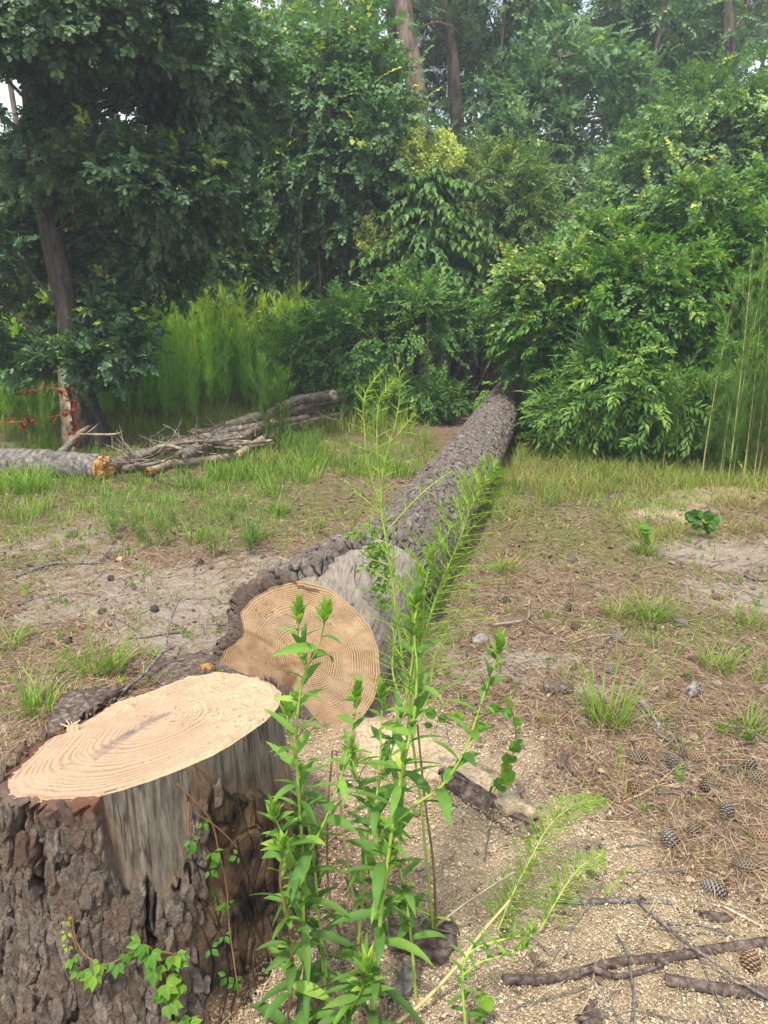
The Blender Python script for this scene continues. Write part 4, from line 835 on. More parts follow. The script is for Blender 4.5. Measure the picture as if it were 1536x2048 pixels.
# ================================================================== DOG FENNEL
def fennel_mesh(H, n, rng, nl=.09, lean=.05, wn=.006, low=.12, dens=1.):
    """stem with fine thread leaves and short leafy side shoots"""
    t = np.linspace(0, 1, 7); a = rng.random()*6.28; pts = np.stack([lean*H*t**2*math.cos(a), lean*H*t**2*math.sin(a), H*t], -1)
    st = tubes([tube(pts, np.linspace(.007, .0018, 7), 4, cap=False)], 1)
    u = low+(1-low)*rng.random(n)**.8; b = np.stack([np.interp(u, t, pts[:, k]) for k in range(3)], -1)
    ns = 34; us = low+(.93-low)*rng.random(ns); sl_ = .2*np.sin(np.clip((us-low)/(1-low), 0, 1)*2.6)**.7+.04; sa_ = rng.random(ns)*6.283
    i = rng.integers(0, ns, int(n*.6)); v_ = rng.random(len(i)); sh = np.stack([np.cos(sa_[i])*.62, np.sin(sa_[i])*.62, np.full(len(i), .75)], -1)*(sl_[i]*v_)[:, None]
    b[:len(i)] = np.stack([np.interp(us[i], t, pts[:, k]) for k in range(3)], -1)+sh; u[:len(i)] = us[i]
    th = rng.random(n)*6.283; th[:len(i)] = sa_[i]+rng.normal(size=len(i))*1.0
    d = np.stack([np.cos(th)*.75, np.sin(th)*.75, np.full(n, .62)+rng.normal(size=n)*.2], -1); d = norm(d)
    L = nl*(1.15-.7*u)*(.6+.7*rng.random(n)); be = np.stack([0*L, 0*L, .15+.3*rng.random(n)], -1)
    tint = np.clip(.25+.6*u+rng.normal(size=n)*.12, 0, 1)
    return st+blade_chunks(b, d, be, L, np.full(n, wn), tint, 2)
rng = np.random.default_rng(41)
protos = []
for k in range(7):
    H = 1.5+.35*rng.random(); ch = fennel_mesh(H, 620, rng, .14, .09, .0075); protos.append(ch)
# dense part of the stand as one mass
bigs = []; pos = []
while len(pos) < 600:
    px = rng.uniform(-90, 660); Y = rng.uniform(9.7, 13.4); x = (px-768)/F*Y*1.02
    if px < 190 and rng.random() < .1: continue
    if px > 400 and Y < 10.9: continue
    pos.append((x, Y))
pos = np.array(pos); pos = pos[np.argsort(pos[:, 1])]
front = pos[:90]; rest = pos[90:]; V = []
lab = {}
def place_chunks(ch, x, y, s, a):
    ca, sa_ = math.cos(a), math.sin(a); Rm = np.array([[ca, -sa_, 0], [sa_, ca, 0], [0, 0, 1]])*s
    return [(c[0]@Rm.T+[x, y, 0], c[1], c[2] if len(c) > 2 else 0, c[3] if len(c) > 3 else .5) for c in ch]
for x, y in rest: V += place_chunks(protos[rng.integers(7)], x, y, rng.uniform(.72, 1.12), rng.random()*6.28)
tag(build('feathery_weed_stand', V, [M['fennel'], M['bstem']], smooth=False), 'dense stand of tall feathery green weeds behind the heap of branches', 'weeds', kind='stuff')
fp = []
for k in range(5):
    t = thing('feathery_weed', (0, 0, 0), 'tall feathery green weed at the front of the stand behind the branch heap', 'weed', 'feathery weeds at the front of the stand')
    build('stem', [c for c in protos[k] if len(c) > 2 and c[2] == 1], [M['bstem'], M['bstem']], t); build('foliage', [c for c in protos[k] if c[2] == 0], M['fennel'], t, smooth=False); fp.append(t)
def copy_tree(o, parent=None):
    c = o.copy(); COL.objects.link(c)
    if parent: c.parent = parent
    for ch in o.children: copy_tree(ch, c)
    return c
used = set()
for i, (x, y) in enumerate(front):
    k = i % 5; o = fp[k] if k not in used else copy_tree(fp[k]); used.add(k)
    o.location = (x, y, 0); o.rotation_euler = (0, 0, rng.random()*6.28); s_ = rng.uniform(.7, 1.1); o.scale = (s_, s_, s_)
def fennel_thing(px, py, H, n, label, mat='fennel', nl=.12, seed=0, lean=.05, count=1, spread=.1, wn=.006, stem='ystem'):
    r = np.random.default_rng(seed); g_ = G(px, py); t = thing('feathery_weed', (g_[0], g_[1], 0), label, 'weed'); A = []; Bc = []
    for k in range(count):
        ch = place_chunks(fennel_mesh(H*r.uniform(.75, 1.05), n, r, nl, lean, wn), g_[0]+r.normal()*spread*(count > 1), g_[1]+r.normal()*spread*(count > 1), 1, r.random()*6)
        build('stem', [c for c in ch if c[2] == 1], [M[stem], M[stem]], t); build('foliage', [c for c in ch if c[2] == 0], M[mat], t, smooth=False)
    return t
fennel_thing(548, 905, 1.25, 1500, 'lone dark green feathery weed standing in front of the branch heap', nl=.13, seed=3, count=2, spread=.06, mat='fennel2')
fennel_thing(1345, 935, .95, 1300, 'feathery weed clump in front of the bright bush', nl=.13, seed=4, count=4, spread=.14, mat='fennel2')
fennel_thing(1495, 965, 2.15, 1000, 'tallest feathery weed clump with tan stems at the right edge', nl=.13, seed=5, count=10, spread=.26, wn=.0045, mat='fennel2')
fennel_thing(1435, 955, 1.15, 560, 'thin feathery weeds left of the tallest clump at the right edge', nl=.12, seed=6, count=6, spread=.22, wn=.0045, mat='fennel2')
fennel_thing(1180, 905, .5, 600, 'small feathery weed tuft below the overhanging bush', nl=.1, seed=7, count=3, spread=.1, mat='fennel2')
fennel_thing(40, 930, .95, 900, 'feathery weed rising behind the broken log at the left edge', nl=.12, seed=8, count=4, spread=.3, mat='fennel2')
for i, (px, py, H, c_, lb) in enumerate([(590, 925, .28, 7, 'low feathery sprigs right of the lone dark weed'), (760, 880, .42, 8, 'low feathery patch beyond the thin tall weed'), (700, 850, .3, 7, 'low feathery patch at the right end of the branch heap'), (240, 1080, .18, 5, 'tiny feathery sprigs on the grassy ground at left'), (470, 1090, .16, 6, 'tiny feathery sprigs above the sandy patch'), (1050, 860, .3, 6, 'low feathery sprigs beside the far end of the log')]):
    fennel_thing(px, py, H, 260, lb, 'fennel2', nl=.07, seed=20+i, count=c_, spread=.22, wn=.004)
# dry stalks under the right hand thicket
r = np.random.default_rng(5); n = 120; g0 = G(1450, 930); b = np.stack([g0[0]+r.normal(size=n)*.55, g0[1]+r.normal(size=n)*.25, 0*r.random(n)], -1)
d = norm(np.stack([r.normal(size=n)*.3, r.normal(size=n)*.2, np.ones(n)], -1)); tag(build('dry_stalks', blade_chunks(b, d, r.normal(size=(n, 3))*.12, r.uniform(.4, 1.3, n), np.full(n, .009), r.random(n), 4), M['straw']), 'tangle of dry tan stalks at the foot of the right thicket', 'stalks', kind='stuff')
# ================================================================== GRASS AND LITTER (stuff)
def inlog(x, y, pad=.0):
    p = np.stack([x, y], -1)-A0[:2]; t = p@AX[:2]; cx_ = A0[0]+t*dA[0]; cy_ = A0[1]+t*dA[1]; dd = np.abs((np.stack([x-cx_, y-cy_], -1))@SX[:2])
    return (dd < .25+pad) & (t > -.06) & (t < 8.2)
def instump(x, y, pad=.0):
    th = np.arctan2(y-pith[1], x-pith[0]); return np.hypot(x-pith[0], y-pith[1]) < np.interp(th, TH, RR)+.05+pad
def gxyz(x, y, dz=0): return np.stack([x, y, gh(x, y)+dz], -1)
def clumps(cx, cy, nb, H, rng, r=.05, leanv=.5, tint=.7, tv=.2, w=.006, segs=4):
    i = np.repeat(np.arange(len(cx)), nb); n = len(i); H = np.asarray(H)[i]*(.45+.7*rng.random(n)); a = rng.random(n)*6.283; rr_ = np.asarray(r)*rng.random(n)**.6
    x = cx[i]+np.cos(a)*rr_; y = cy[i]+np.sin(a)*rr_; a2 = a+rng.normal(size=n)*.7; ln = leanv*(.3+rng.random(n))
    d = norm(np.stack([np.cos(a2)*ln*.5, np.sin(a2)*ln*.5, np.ones(n)], -1)); be = np.stack([np.cos(a2)*ln*.7, np.sin(a2)*ln*.7, -.3*ln], -1)
    sd_ = norm(np.stack([-np.sin(a2)+rng.normal(size=n)*.5, np.cos(a2)+rng.normal(size=n)*.5, 0*a2], -1))
    tt = np.clip(np.asarray(tint)[i]+rng.normal(size=n)*tv if np.ndim(tint) else tint+rng.normal(size=n)*tv, 0, 1)
    return blade_chunks(gxyz(x, y, -.004), d, be, H, (w*(.7+.6*rng.random(n))), tt, segs, side=sd_)
rng = np.random.default_rng(51); ch = []
def gfield(n, xr, yr, fn, nb, H, tint, w, r=.06, lean=.5):
    x = rng.uniform(*xr, n); y = rng.uniform(*yr, n); k = (rng.random(n) < fn(x, y)) & ~inlog(x, y) & ~instump(x, y); x, y = x[k], y[k]
    Hh = H*(.6+.8*rng.random(len(x))); tt = tint+.22*fbm(np.stack([x*.9, y*.9, x*0], -1), 2, 5)+rng.normal(size=len(x))*.12
    nbs = rng.poisson(nb, len(x))
    return clumps(x, y, nbs, Hh, rng, r, lean, tt, .12, w)
lush = lambda x, y: sstep(4.6, 6.2, y+.5*vnoise(np.stack([x, y, x*0], -1)*.9, 3))*(x < .2+.1*y)*sstep(-.35, .15, fbm(np.stack([x*.8, y*.8, x*0], -1), 3, 6)+.12-.25*sstep(-1.4, -.2, x)*sstep(9.5, 7.5, y))
ch += gfield(4600, (-6.5, .6), (4.4, 10.5), lambda x, y: .6*lush(x, y), 12, .13, .56, .008, .08)
ch += gfield(1500, (-6.5, .6), (4.4, 9.0), lambda x, y: lush(x, y)*(vnoise(np.stack([x, y, x*0], -1)*1.7, 23) > .1), 15, .21, .66, .009, .09)
ch += gfield(1300, (-6, .4), (9.2, 12.5), lambda x, y: .9+0*x, 9, .34, .42, .009, .12, .7)
def right_f(x, y):
    px, py = proj(np.stack([x, y, x*0], -1)); return (px > 930)*sstep(1075, 935, py+60*vnoise(np.stack([x, y, x*0], -1)*2, 4))*.9
ch += gfield(2600, (.6, 5), (4.2, 8.4), right_f, 13, .19, .36, .006, .08, .9)
ch += gfield(1500, (.6, 5), (4.2, 8.4), lambda x, y: right_f(x, y)*.4, 12, .17, .6, .008, .08, .7)
spf = lambda x, y: (lambda m: .28*(1-m[1]*.98)*(1-.75*m[0])*sstep(1.6, 2.4, y))(masks(x, y))
ch += gfield(2600, (-3.2, 3.4), (1.6, 5.6), spf, 8, .1, .42, .0045, .035, .6)
ch += gfield(2200, (-3, 3.2), (2.2, 5.6), lambda x, y: .32*(vnoise(np.stack([x*.9, y*.9, x*0], -1), 17) > -.05)*(1-masks(x, y)[1]), 9, .035, .85, .004, .04, 1.2)
tag(build('grass', ch, M['grass'], smooth=False), 'short green and straw coloured grass growing across the clearing', 'grass', kind='stuff')
# pine needles
def region_xy(n, y0, y1, pw=1.0):
    y = y0+(y1-y0)*rng.random(n)**pw; x = (rng.random(n)*2-1)*(.62*y+.35); return x, y
def keep_free(x, y): return ~inlog(x, y, -.02) & ~instump(x, y, -.05)
x, y = region_xy(90000, .95, 9.5, 1.55); m_ = masks(x, y); pr = .95-.8*m_[1]-.38*m_[0]-.35*m_[2]; k = (rng.random(len(x)) < pr) & keep_free(x, y); x, y = x[k], y[k]; n = len(x)
a = rng.random(n)*6.283; d = np.stack([np.cos(a), np.sin(a), rng.normal(size=n)*.12+.0], -1); be = np.stack([-np.sin(a)*rng.normal(size=n)*.25, np.cos(a)*rng.normal(size=n)*.25, -.04*np.ones(n)], -1)
L = rng.uniform(.05, .15, n); wd_ = (.0012+.0005*y)*rng.uniform(.7, 1.4, n)
up_side = norm(np.cross(d, [0, 0, 1.])+rng.normal(size=(n, 3))*.15)
tag(build('pine_needle_litter', blade_chunks(gxyz(x, y, .006+.014*rng.random(n)), d, be, L, wd_, np.clip(.52+.34*rng.normal(size=n), 0, 1), 2, side=up_side), M['litter'], smooth=False), 'brown fallen pine needles scattered over the ground', 'litter', kind='stuff')
# sawdust crumbs and chips
def crumbs(x, y, z, s, tint, flat=.35):
    n = len(x); tv = np.array([[-.5, -.4, 0], [.5, -.5, 0], [.35, .5, 0], [-.45, .45, 0], [0, 0, .6]]); X, Y, Z = frames(rdir(n, rng)*[1, 1, .5], np.array([[0, 0, 1.]])+rng.normal(size=(n, 3))*.5)
    v, f = inst(tv*[1, .7, flat], np.array([[0, 1, 4], [1, 2, 4], [2, 3, 4], [3, 0, 4]]), np.stack([x, y, z], -1), X, Y, Z, s); return [(v, f, 0, np.repeat(tint, 4))]
x, y = region_xy(260000, .95, 5.6, 1.7); m_ = masks(x, y); pr = .015+.95*m_[1]**.8+.1*(y < 2.6)*(x > -.3)*(x < 1.5); k = (rng.random(len(x)) < pr) & keep_free(x, y); x, y = x[k], y[k]; n = len(x)
s_ = rng.uniform(.002, .0052, n)*(.7+.3*y)*np.where(rng.random(n) < .07, 2.0, 1); 
ch = crumbs(x, y, gh(x, y)+.010*masks(x, y)[1]+.001, s_, np.clip(.5+.25*rng.normal(size=n), 0, 1))
tag(build('sawdust', ch, M['chips'], smooth=False), 'pale yellow sawdust and small wood chips spread around the stump', 'sawdust', kind='stuff')
# sawdust crumbs lying on the sawn top
n = 5000; th = rng.random(n)*6.283; r_ = np.sqrt(rng.random(n))*.97; Ri = np.interp(th-np.pi, TH, RR); x = pith[0]+r_*Ri*np.cos(th-np.pi); y = pith[1]+r_*Ri*np.sin(th-np.pi)
pxx, pyy = proj(np.stack([x, y, plz(x, y)], -1)); k = rng.random(n) < np.clip(((pxx-420)/150*.8-(pyy-1420)/60*.35)*.6+.5, .04, 1); x, y = x[k], y[k]; n = len(x)
tag(build('sawdust', crumbs(x, y, plz(x, y)+.006+.003*rng.random(n), rng.uniform(.0015, .004, n), np.clip(.6+.15*rng.normal(size=n), 0, 1)), M['chips'], smooth=False), 'pale sawdust crumbs lying on the sawn top of the stump', 'sawdust', kind='stuff')
# bark flakes and dead leaf bits
x, y = region_xy(15000, .95, 8.5, 1.4); m_ = masks(x, y); k = (rng.random(len(x)) < .9-.55*m_[1]-.5*m_[0]) & keep_free(x, y); x, y = x[k], y[k]; n = len(x)
X, Y, Z = frames(rdir(n, rng)*[1, 1, .2], np.array([[0, 0, 1.]])+rng.normal(size=(n, 3))*.4); tv = np.array([[-.5, -.25, 0], [0, -.4, .12], [.5, -.15, 0], [.42, .3, .05], [-.1, .36, .16], [-.48, .18, .02]])
v, f = inst(tv, np.array([[0, 1, 4, 5], [1, 2, 3, 4]]), gxyz(x, y, .008), X, Y, Z, rng.uniform(.006, .024, n)*(.7+.12*y)*np.where(rng.random(n) < .05, 2, 1))
tag(build('bark_flakes', [(v, f, 0, np.repeat(np.clip(rng.normal(size=n)*.3+.42, 0, 1), 2))], M['flake'], smooth=False), 'small brown bark flakes and leaf scraps mixed into the litter', 'litter', kind='stuff')
# twigs
ch = []; x, y = region_xy(420, 1.0, 8, 1.2); k = keep_free(x, y); x, y = x[k], y[k]
for a_, b_ in zip(x, y):
    L = rng.uniform(.06, .22); th = rng.random()*3.14; z = gz((a_, b_))+.008; p = np.array([a_, b_, z]); d = np.array([math.cos(th), math.sin(th), 0])*L
    ch += tubes([tube([p-d, p+rng.normal(size=3)*[.01, .01, .003], p+d+[0, 0, rng.random()*.012]], [.003, .0026, .0015], 5, cap=False)])
tag(build('fallen_twigs', ch, M['greystick']), 'thin grey twigs strewn over the clearing', 'twigs', kind='stuff')
# low broad weeds seedlings
x, y = region_xy(500, 1.7, 6.5, 1.1); m_ = masks(x, y); k = keep_free(x, y) & (m_[1] < .3); x, y = x[k], y[k]; n = len(x)
D = norm(rng.normal(size=(n, 3))*.6+[0, 0, 1]); ch = scatter([spray(leaf_simple(.26), 8, .04, .018, RT, 70) for _ in range(3)], gxyz(x, y), D, rdir(n, rng), rng.uniform(.6, 1.4, n), .6+.2*rng.normal(size=n), rng, .1, 8)
tag(build('seedlings', ch, M['weed'], smooth=False), 'tiny green seedlings dotted across the bare ground', 'seedlings', kind='stuff')
# grass tufts one can point at
TF = [(1215, 1448, .3, 46, .62, 'yellow green grass tuft on the sandy ground right of the leafy weeds'), (190, 1345, .27, 26, .72, 'long bladed grass tuft between the forked stick and the stump'), (225, 1340, .22, 18, .7, 'thin grass tuft leaning over the ground left of the forked stick'), (75, 1420, .22, 34, .78, 'green grass tuft at the left edge beside the stump'),
      (1430, 1345, .2, 30, .6, 'yellowish grass tuft near the right edge beyond the pine cones'), (1300, 1240, .22, 46, .62, 'broad grass tuft in the middle of the right hand ground'), (1235, 1235, .16, 30, .4, 'brownish grass tuft beside the broad one on the right'), (1500, 1470, .16, 22, .66, 'short grass tuft at the right edge above the brown litter'),
      (1150, 930, .5, 60, .82, 'tall arching grass clump under the edge of the bright bush'), (1010, 1140, .16, 26, .35, 'straw coloured tuft right of the log'), (250, 940, .3, 50, .8, 'rich green grass tuft beside the broken log end'), (440, 960, .26, 46, .74, 'rich green grass tuft in front of the branch heap'), (60, 990, .36, 50, .7, 'tall grass tuft under the broken log at the left'),
      (560, 1030, .2, 26, .66, 'spiky grass tuft left of the log'), (20, 1290, .16, 24, .55, 'dry green tuft at the left edge'), (1290, 1110, .2, 26, .5, 'upright tuft beyond the grey sand on the right'), (1500, 1250, .17, 22, .6, 'sparse tuft by the right edge below the pale sand')]
for k, (px, py, H, nb, ti, lb) in enumerate(TF):
    g_ = G(px, py); r = np.random.default_rng(300+k); ch = clumps(np.array([g_[0]]), np.array([g_[1]]), np.array([nb*2]), np.array([H]), r, .05+.1*H, .8, np.array([ti]), .14, .0065 if py > 1200 else .009, 5)
    tag(build('grass_tuft', ch, M['grass'], smooth=False), lb, 'grass')
# ================================================================== PINE CONES
def cone_mesh(seed, L=.09, Rm=.025, openv=.6, n=105):
    r = np.random.default_rng(seed); v0, f0 = [], []; ch = []; t = (np.arange(n)+.5)/n; prof = lambda q: Rm*np.sin(np.pi*np.clip(q*.93+.07, 0, 1))**.62*(1-.35*q)
    a = np.arange(n)*2.39996; rad = prof(t)*.55; z = (t-.5)*L
    out = np.stack([np.cos(a), np.sin(a), 0*a], -1); D = norm(out*(.5+openv*(1-t))[:, None]*1.3+np.array([0, 0, 1.])*(.45+.6*t)[:, None]); Pn = np.stack([rad*np.cos(a), rad*np.sin(a), z], -1)
    X, Y, Z = frames(D, out*.2+[0, 0, 1]); s_ = (prof(t)*.95+.004)
    tv = np.array([[-.22, 0, 0], [.22, 0, 0], [-.45, .75, .05], [.45, .75, .05], [0, 1.0, .22], [-.3, .85, -.12], [.3, .85, -.12]]); tf = np.array([[0, 1, 3], [0, 3, 2], [2, 3, 4], [2, 5, 6], [2, 6, 3], [0, 5, 2], [1, 3, 6], [0, 1, 6], [0, 6, 5], [5, 2, 4], [6, 4, 3]])
    v, f = inst(tv, tf, Pn, X, Y, Z, s_); ti = np.tile(np.array([.3, .3, .95, .7, .7, .1, .1, .05, .05, .8, .8]), n)
    core = tube(np.stack([0*np.linspace(0, 1, 9), 0*np.linspace(0, 1, 9), np.linspace(-.5, .46, 9)*L], -1), prof(np.linspace(0, 1, 9))*.6, 10)
    return [(v, f, 0, ti)]+tubes([core], 0, .05)
M['conegrey'] = leafmat('weathered_grey_cone', [(0, (.05, .04, .034)), (.5, (.2, .175, .155)), (1, (.36, .33, .3))], 0.0001, .8, .2)
M['conebrown'] = leafmat('brown_cone', [(0, (.06, .035, .022)), (.5, (.22, .13, .085)), (1, (.42, .28, .19))], 0.0001, .7, .25)
M['conedark'] = leafmat('dark_cone', [(0, (.025, .018, .014)), (.5, (.1, .075, .056)), (1, (.34, .28, .21))], 0.0001, .7, .25)
cm = {}
for nm, sd_, op in (('conegrey', 1, .7), ('conebrown', 2, .45), ('conedark', 3, .6)):
    o = build('cone_prototype', cone_mesh(sd_, openv=op), M[nm], smooth=False); cm[nm] = o.data; cm[nm].name = 'pine_cone'; bpy.data.objects.remove(o)
CN = [(1276, 1524, 62, 70, 'conedark', 'dark open pine cone with pale scale edges nearest the middle of the brown litter'), (1345, 1530, 48, -30, 'conegrey', 'greyish pine cone right of the dark open one'), (1392, 1522, 46, 65, 'conebrown', 'brown pine cone second right of the dark open one'), (1500, 1532, 50, 10, 'conedark', 'upper of two touching dark cones at the right edge'), (1512, 1556, 52, 80, 'conedark', 'lower of two touching dark cones at the right edge'),
      (1270, 1575, 48, -40, 'conebrown', 'brown cone half buried below the dark open one'), (1413, 1577, 42, -60, 'conedark', 'small dark cone lying below the brown one in the needles'), (1452, 1628, 62, -35, 'conegrey', 'pale grey cone on the needles by the right edge'), (1387, 1663, 44, 0, 'conedark', 'upright brown cone between two grey cones'), (1338, 1680, 68, -20, 'conegrey', 'long weathered grey cone standing in the sawdust fringe'),
      (1518, 1675, 50, 85, 'conebrown', 'reddish cone cut by the right edge'), (1487, 1738, 48, 80, 'conedark', 'dark cone above the largest grey cone'), (1428, 1785, 74, 35, 'conegrey', 'largest weathered grey cone near the right end of the grey stick'), (1500, 1928, 66, -12, 'conebrown', 'tan cone behind the long bottom branch at the right'),
      (1222, 1348, 36, 80, 'conegrey', 'pale cone on bare sand above the yellow green tuft'), (1372, 1366, 36, -50, 'conedark', 'dark cone right of the pale cone on bare sand'), (1402, 1428, 40, 70, 'conebrown', 'brown cone on litter in the middle right'), (1345, 1400, 34, -60, 'conebrown', 'small brown cone between the larger ones in the middle right'),
      (1235, 1288, 38, 75, 'conegrey', 'silver cone near the crossing twigs on the right'), (1304, 1296, 32, 40, 'conedark', 'dark cone right of the silver cone near the crossing twigs'), (1137, 1222, 44, 5, 'conedark', 'upright dark cone among the dry grass right of the log'), (1150, 1266, 36, -30, 'conebrown', 'brown cone under the upright dark one'),
      (1012, 1206, 28, 20, 'conedark', 'small dark cone close to the feathery leaves'), (1362, 1250, 40, 75, 'conegrey', 'grey cone behind the dry grass swirl'), (1145, 1124, 26, 60, 'conegrey', 'small pale cone in short grass beyond the dark ones'), (1434, 1198, 30, 80, 'conebrown', 'brown cone beside the pale sand on the right'), (1013, 1368, 30, 75, 'conebrown', 'reddish cone right of the tallest leafy stem'),
      (441, 1285, 36, 15, 'conedark', 'dark round cone beside the left corner of the sawn log'), (309, 1221, 30, 10, 'conegrey', 'grey cone on the pale sand left of the log'), (222, 1162, 24, 30, 'conegrey', 'small grey cone at the edge of the left sand patch'), (399, 1124, 28, 60, 'conedark', 'dark cone at the far edge of the left sand patch'), (205, 1228, 24, -30, 'conedark', 'dark cone left of the grey cone on sand'), (263, 1345, 34, 40, 'conebrown', 'brown cone against the lower end of the forked stick'), (137, 1287, 22, 70, 'conedark', 'tiny dark cone near the left grass'), (1110, 1196, 26, 40, 'conebrown', 'brown cone half hidden in dry grass behind the upright dark one')]
for px, py, sz, an, mt, lb in CN:
    g_ = G(px, py); dist = np.linalg.norm(g_-[0, 0, CAMH]); s_ = np.clip(sz*dist/F/.12, .38, .8); o = bpy.data.objects.new('pine_cone', cm[mt]); COL.objects.link(o)
    o.location = (g_[0], g_[1], gz(g_)+.014*s_); o.scale = (s_, s_, s_); tilt = math.radians(78+10*math.sin(px)); o.rotation_euler = (tilt, 0, math.radians(an)+math.pi+.3*math.sin(py)); tag(o, lb, 'pine cone', 'pine cones on the ground')
# ================================================================== STICKS ON THE GROUND
def stick(name, label, pts, r, mat='greystick', cat='stick', lift=.0, zs=None, subs=(), seed=0, group=None):
    P = []
    for k, (a, b) in enumerate(pts):
        z = (zs[k] if zs else 0)+lift; q = G(a, b, 0); z += gz(q)
        q = G(a, b, z); P.append(q)
    t = thing(name, (P[0][0], P[0][1], 0), label, cat, group); rr_ = np.linspace(r[0], r[1], len(P))
    P = [p+[0, 0, 0] for p in P]
    ms_ = build('main_stem', tubes([tube(P, rr_, 10, nz=.16, seed=seed, sub=6)]), M[mat], t)
    for sp, sr, sz_ in subs:
        Q = []
        for k, (a, b) in enumerate(sp):
            z = lift+sz_[k]+gz(G(a, b)); Q.append(G(a, b, z))
        build('side_branch', tubes([tube(Q, np.linspace(sr, sr*.5, len(Q)), 8, nz=.15, seed=seed+3, sub=5)]), M[mat], ms_)
    return t
stick('branch', 'thick dark branch running across the sawdust at the bottom right', [(1005, 1960), (1090, 1958), (1160, 1945), (1230, 1925), (1330, 1915), (1430, 1898), (1560, 1880)], (.012, .012), 'slab', 'branch', .014, seed=1, subs=[([(1160, 1945), (1185, 1938), (1235, 1952), (1300, 1938), (1335, 1925)], .009, (.01, .015, .008, .008, .0))])
stick('branch', 'short thick brown branch at the right edge below the long one', [(1330, 1958), (1400, 1972), (1470, 1982), (1560, 1990)], (.014, .015), 'slab', 'branch', .014, seed=2)
stick('stick', 'straight grey stick with a knot lying on sawdust at mid right', [(1108, 1797), (1180, 1803), (1260, 1800), (1350, 1806)], (.0085, .0065), lift=.01, seed=3, subs=[([(1275, 1800), (1300, 1825), (1330, 1850), (1370, 1885), (1430, 1925), (1500, 1975), (1545, 2000)], .005, (.004, .01, .012, .03, .035, .03, .02))])
stick('stick', 'thin curved dark twig crossing the long branch', [(1232, 1868), (1255, 1905), (1262, 1950), (1268, 2000), (1262, 2060)], (.0025, .004), lift=.03, seed=4)
stick('stick', 'dark slanting twig below the thick branch', [(1185, 1955), (1210, 2000), (1250, 2060)], (.004, .004), lift=.008, seed=5)
stick('stick', 'pale thin twig above the long bottom branch', [(1335, 1848), (1400, 1850), (1470, 1872)], (.0035, .002), lift=.008, seed=6)
stick('stick', 'tan twig ending at the right edge above the long branch', [(1445, 1812), (1490, 1835), (1560, 1872)], (.0035, .004), 'palewood', lift=.01, seed=7)
stick('forked_stick', 'forked grey stick rising from behind the stump', [(246, 1382), (290, 1346), (325, 1305), (350, 1292)], (.0085, .006), lift=.01, zs=(.02, .05, .09, .11), seed=8, subs=[([(333, 1298), (338, 1250), (352, 1215), (365, 1190)], .0055, (.10, .15, .2, .24))])
stick('stick', 'grey stick lying on sand behind the forked stick', [(255, 1276), (300, 1273), (350, 1265), (378, 1263)], (.006, .005), lift=.008, seed=9)
stick('branch', 'long curved dark branch on the ground at the far left', [(28, 1155), (80, 1135), (115, 1126), (160, 1126), (205, 1126)], (.011, .006), lift=.01, seed=10, subs=[([(160, 1126), (175, 1110), (178, 1098)], .005, (0, .04, .08)), ([(200, 1124), (215, 1105), (225, 1096)], .005, (0, .03, .08))])
stick('stick', 'dark broken stick left of the pale sand patch', [(35, 1210), (75, 1195), (110, 1188)], (.009, .006), lift=.008, seed=11)
stick('branch', 'crossed brown branch on the litter right of the log', [(985, 1250), (1030, 1244), (1056, 1236), (1058, 1210), (1060, 1195)], (.008, .006), 'deadwood', lift=.012, zs=(0, .01, .02, .04, .06), seed=12, subs=[([(1050, 1238), (1070, 1250), (1095, 1262)], .005, (.015, .01, 0))])
stick('stick', 'pale twig pointing at the crossing twigs on the right', [(1145, 1285), (1190, 1272), (1240, 1268)], (.004, .003), 'palewood', lift=.008, seed=13)
stick('stick', 'brown twig crossing over the pale twig on the right', [(1225, 1285), (1250, 1265), (1262, 1245)], (.005, .004), 'deadwood', lift=.012, seed=14)
stick('branch', 'short forked grey branch at the right edge', [(1490, 1150), (1510, 1158), (1560, 1160)], (.008, .008), lift=.01, seed=15, subs=[([(1490, 1145), (1510, 1128), (1545, 1110)], .006, (.0, .03, .05))])
stick('stick', 'curved grey stick beside the yellow green grass tuft', [(1260, 1395), (1290, 1430), (1318, 1470), (1350, 1480), (1365, 1465)], (.005, .003), lift=.01, seed=16)
stick('branch', 'weathered split branch lying behind the yellow green grass tuft', [(1285, 1405), (1300, 1425), (1320, 1455)], (.014, .006), 'greychip', lift=.01, seed=17)
stick('branch', 'straight pale branch lying across the clearing behind the thin tall weed', [(735, 786), (770, 797), (840, 812), (890, 820)], (.028, .032), 'palewood', lift=.03, seed=18)
stick('branch', 'tan branch lying against the far side of the log', [(832, 828), (880, 822), (940, 818)], (.035, .04), 'deadwood', lift=.03, seed=19)
stick('stick', 'fallen straw coloured stem leaning across the bottom centre', [(790, 2048), (850, 2000), (920, 1925), (960, 1870), (1020, 1800)], (.0045, .003), 'ystem', lift=.01, zs=(.02, .05, .1, .14, .2), seed=20)
stick('stick', 'white bare stalk leaning right of the leafy stems', [(872, 1853), (940, 1800), (1028, 1744)], (.002, .0018), 'palewood', lift=.01, zs=(.03, .12, .2), seed=21)
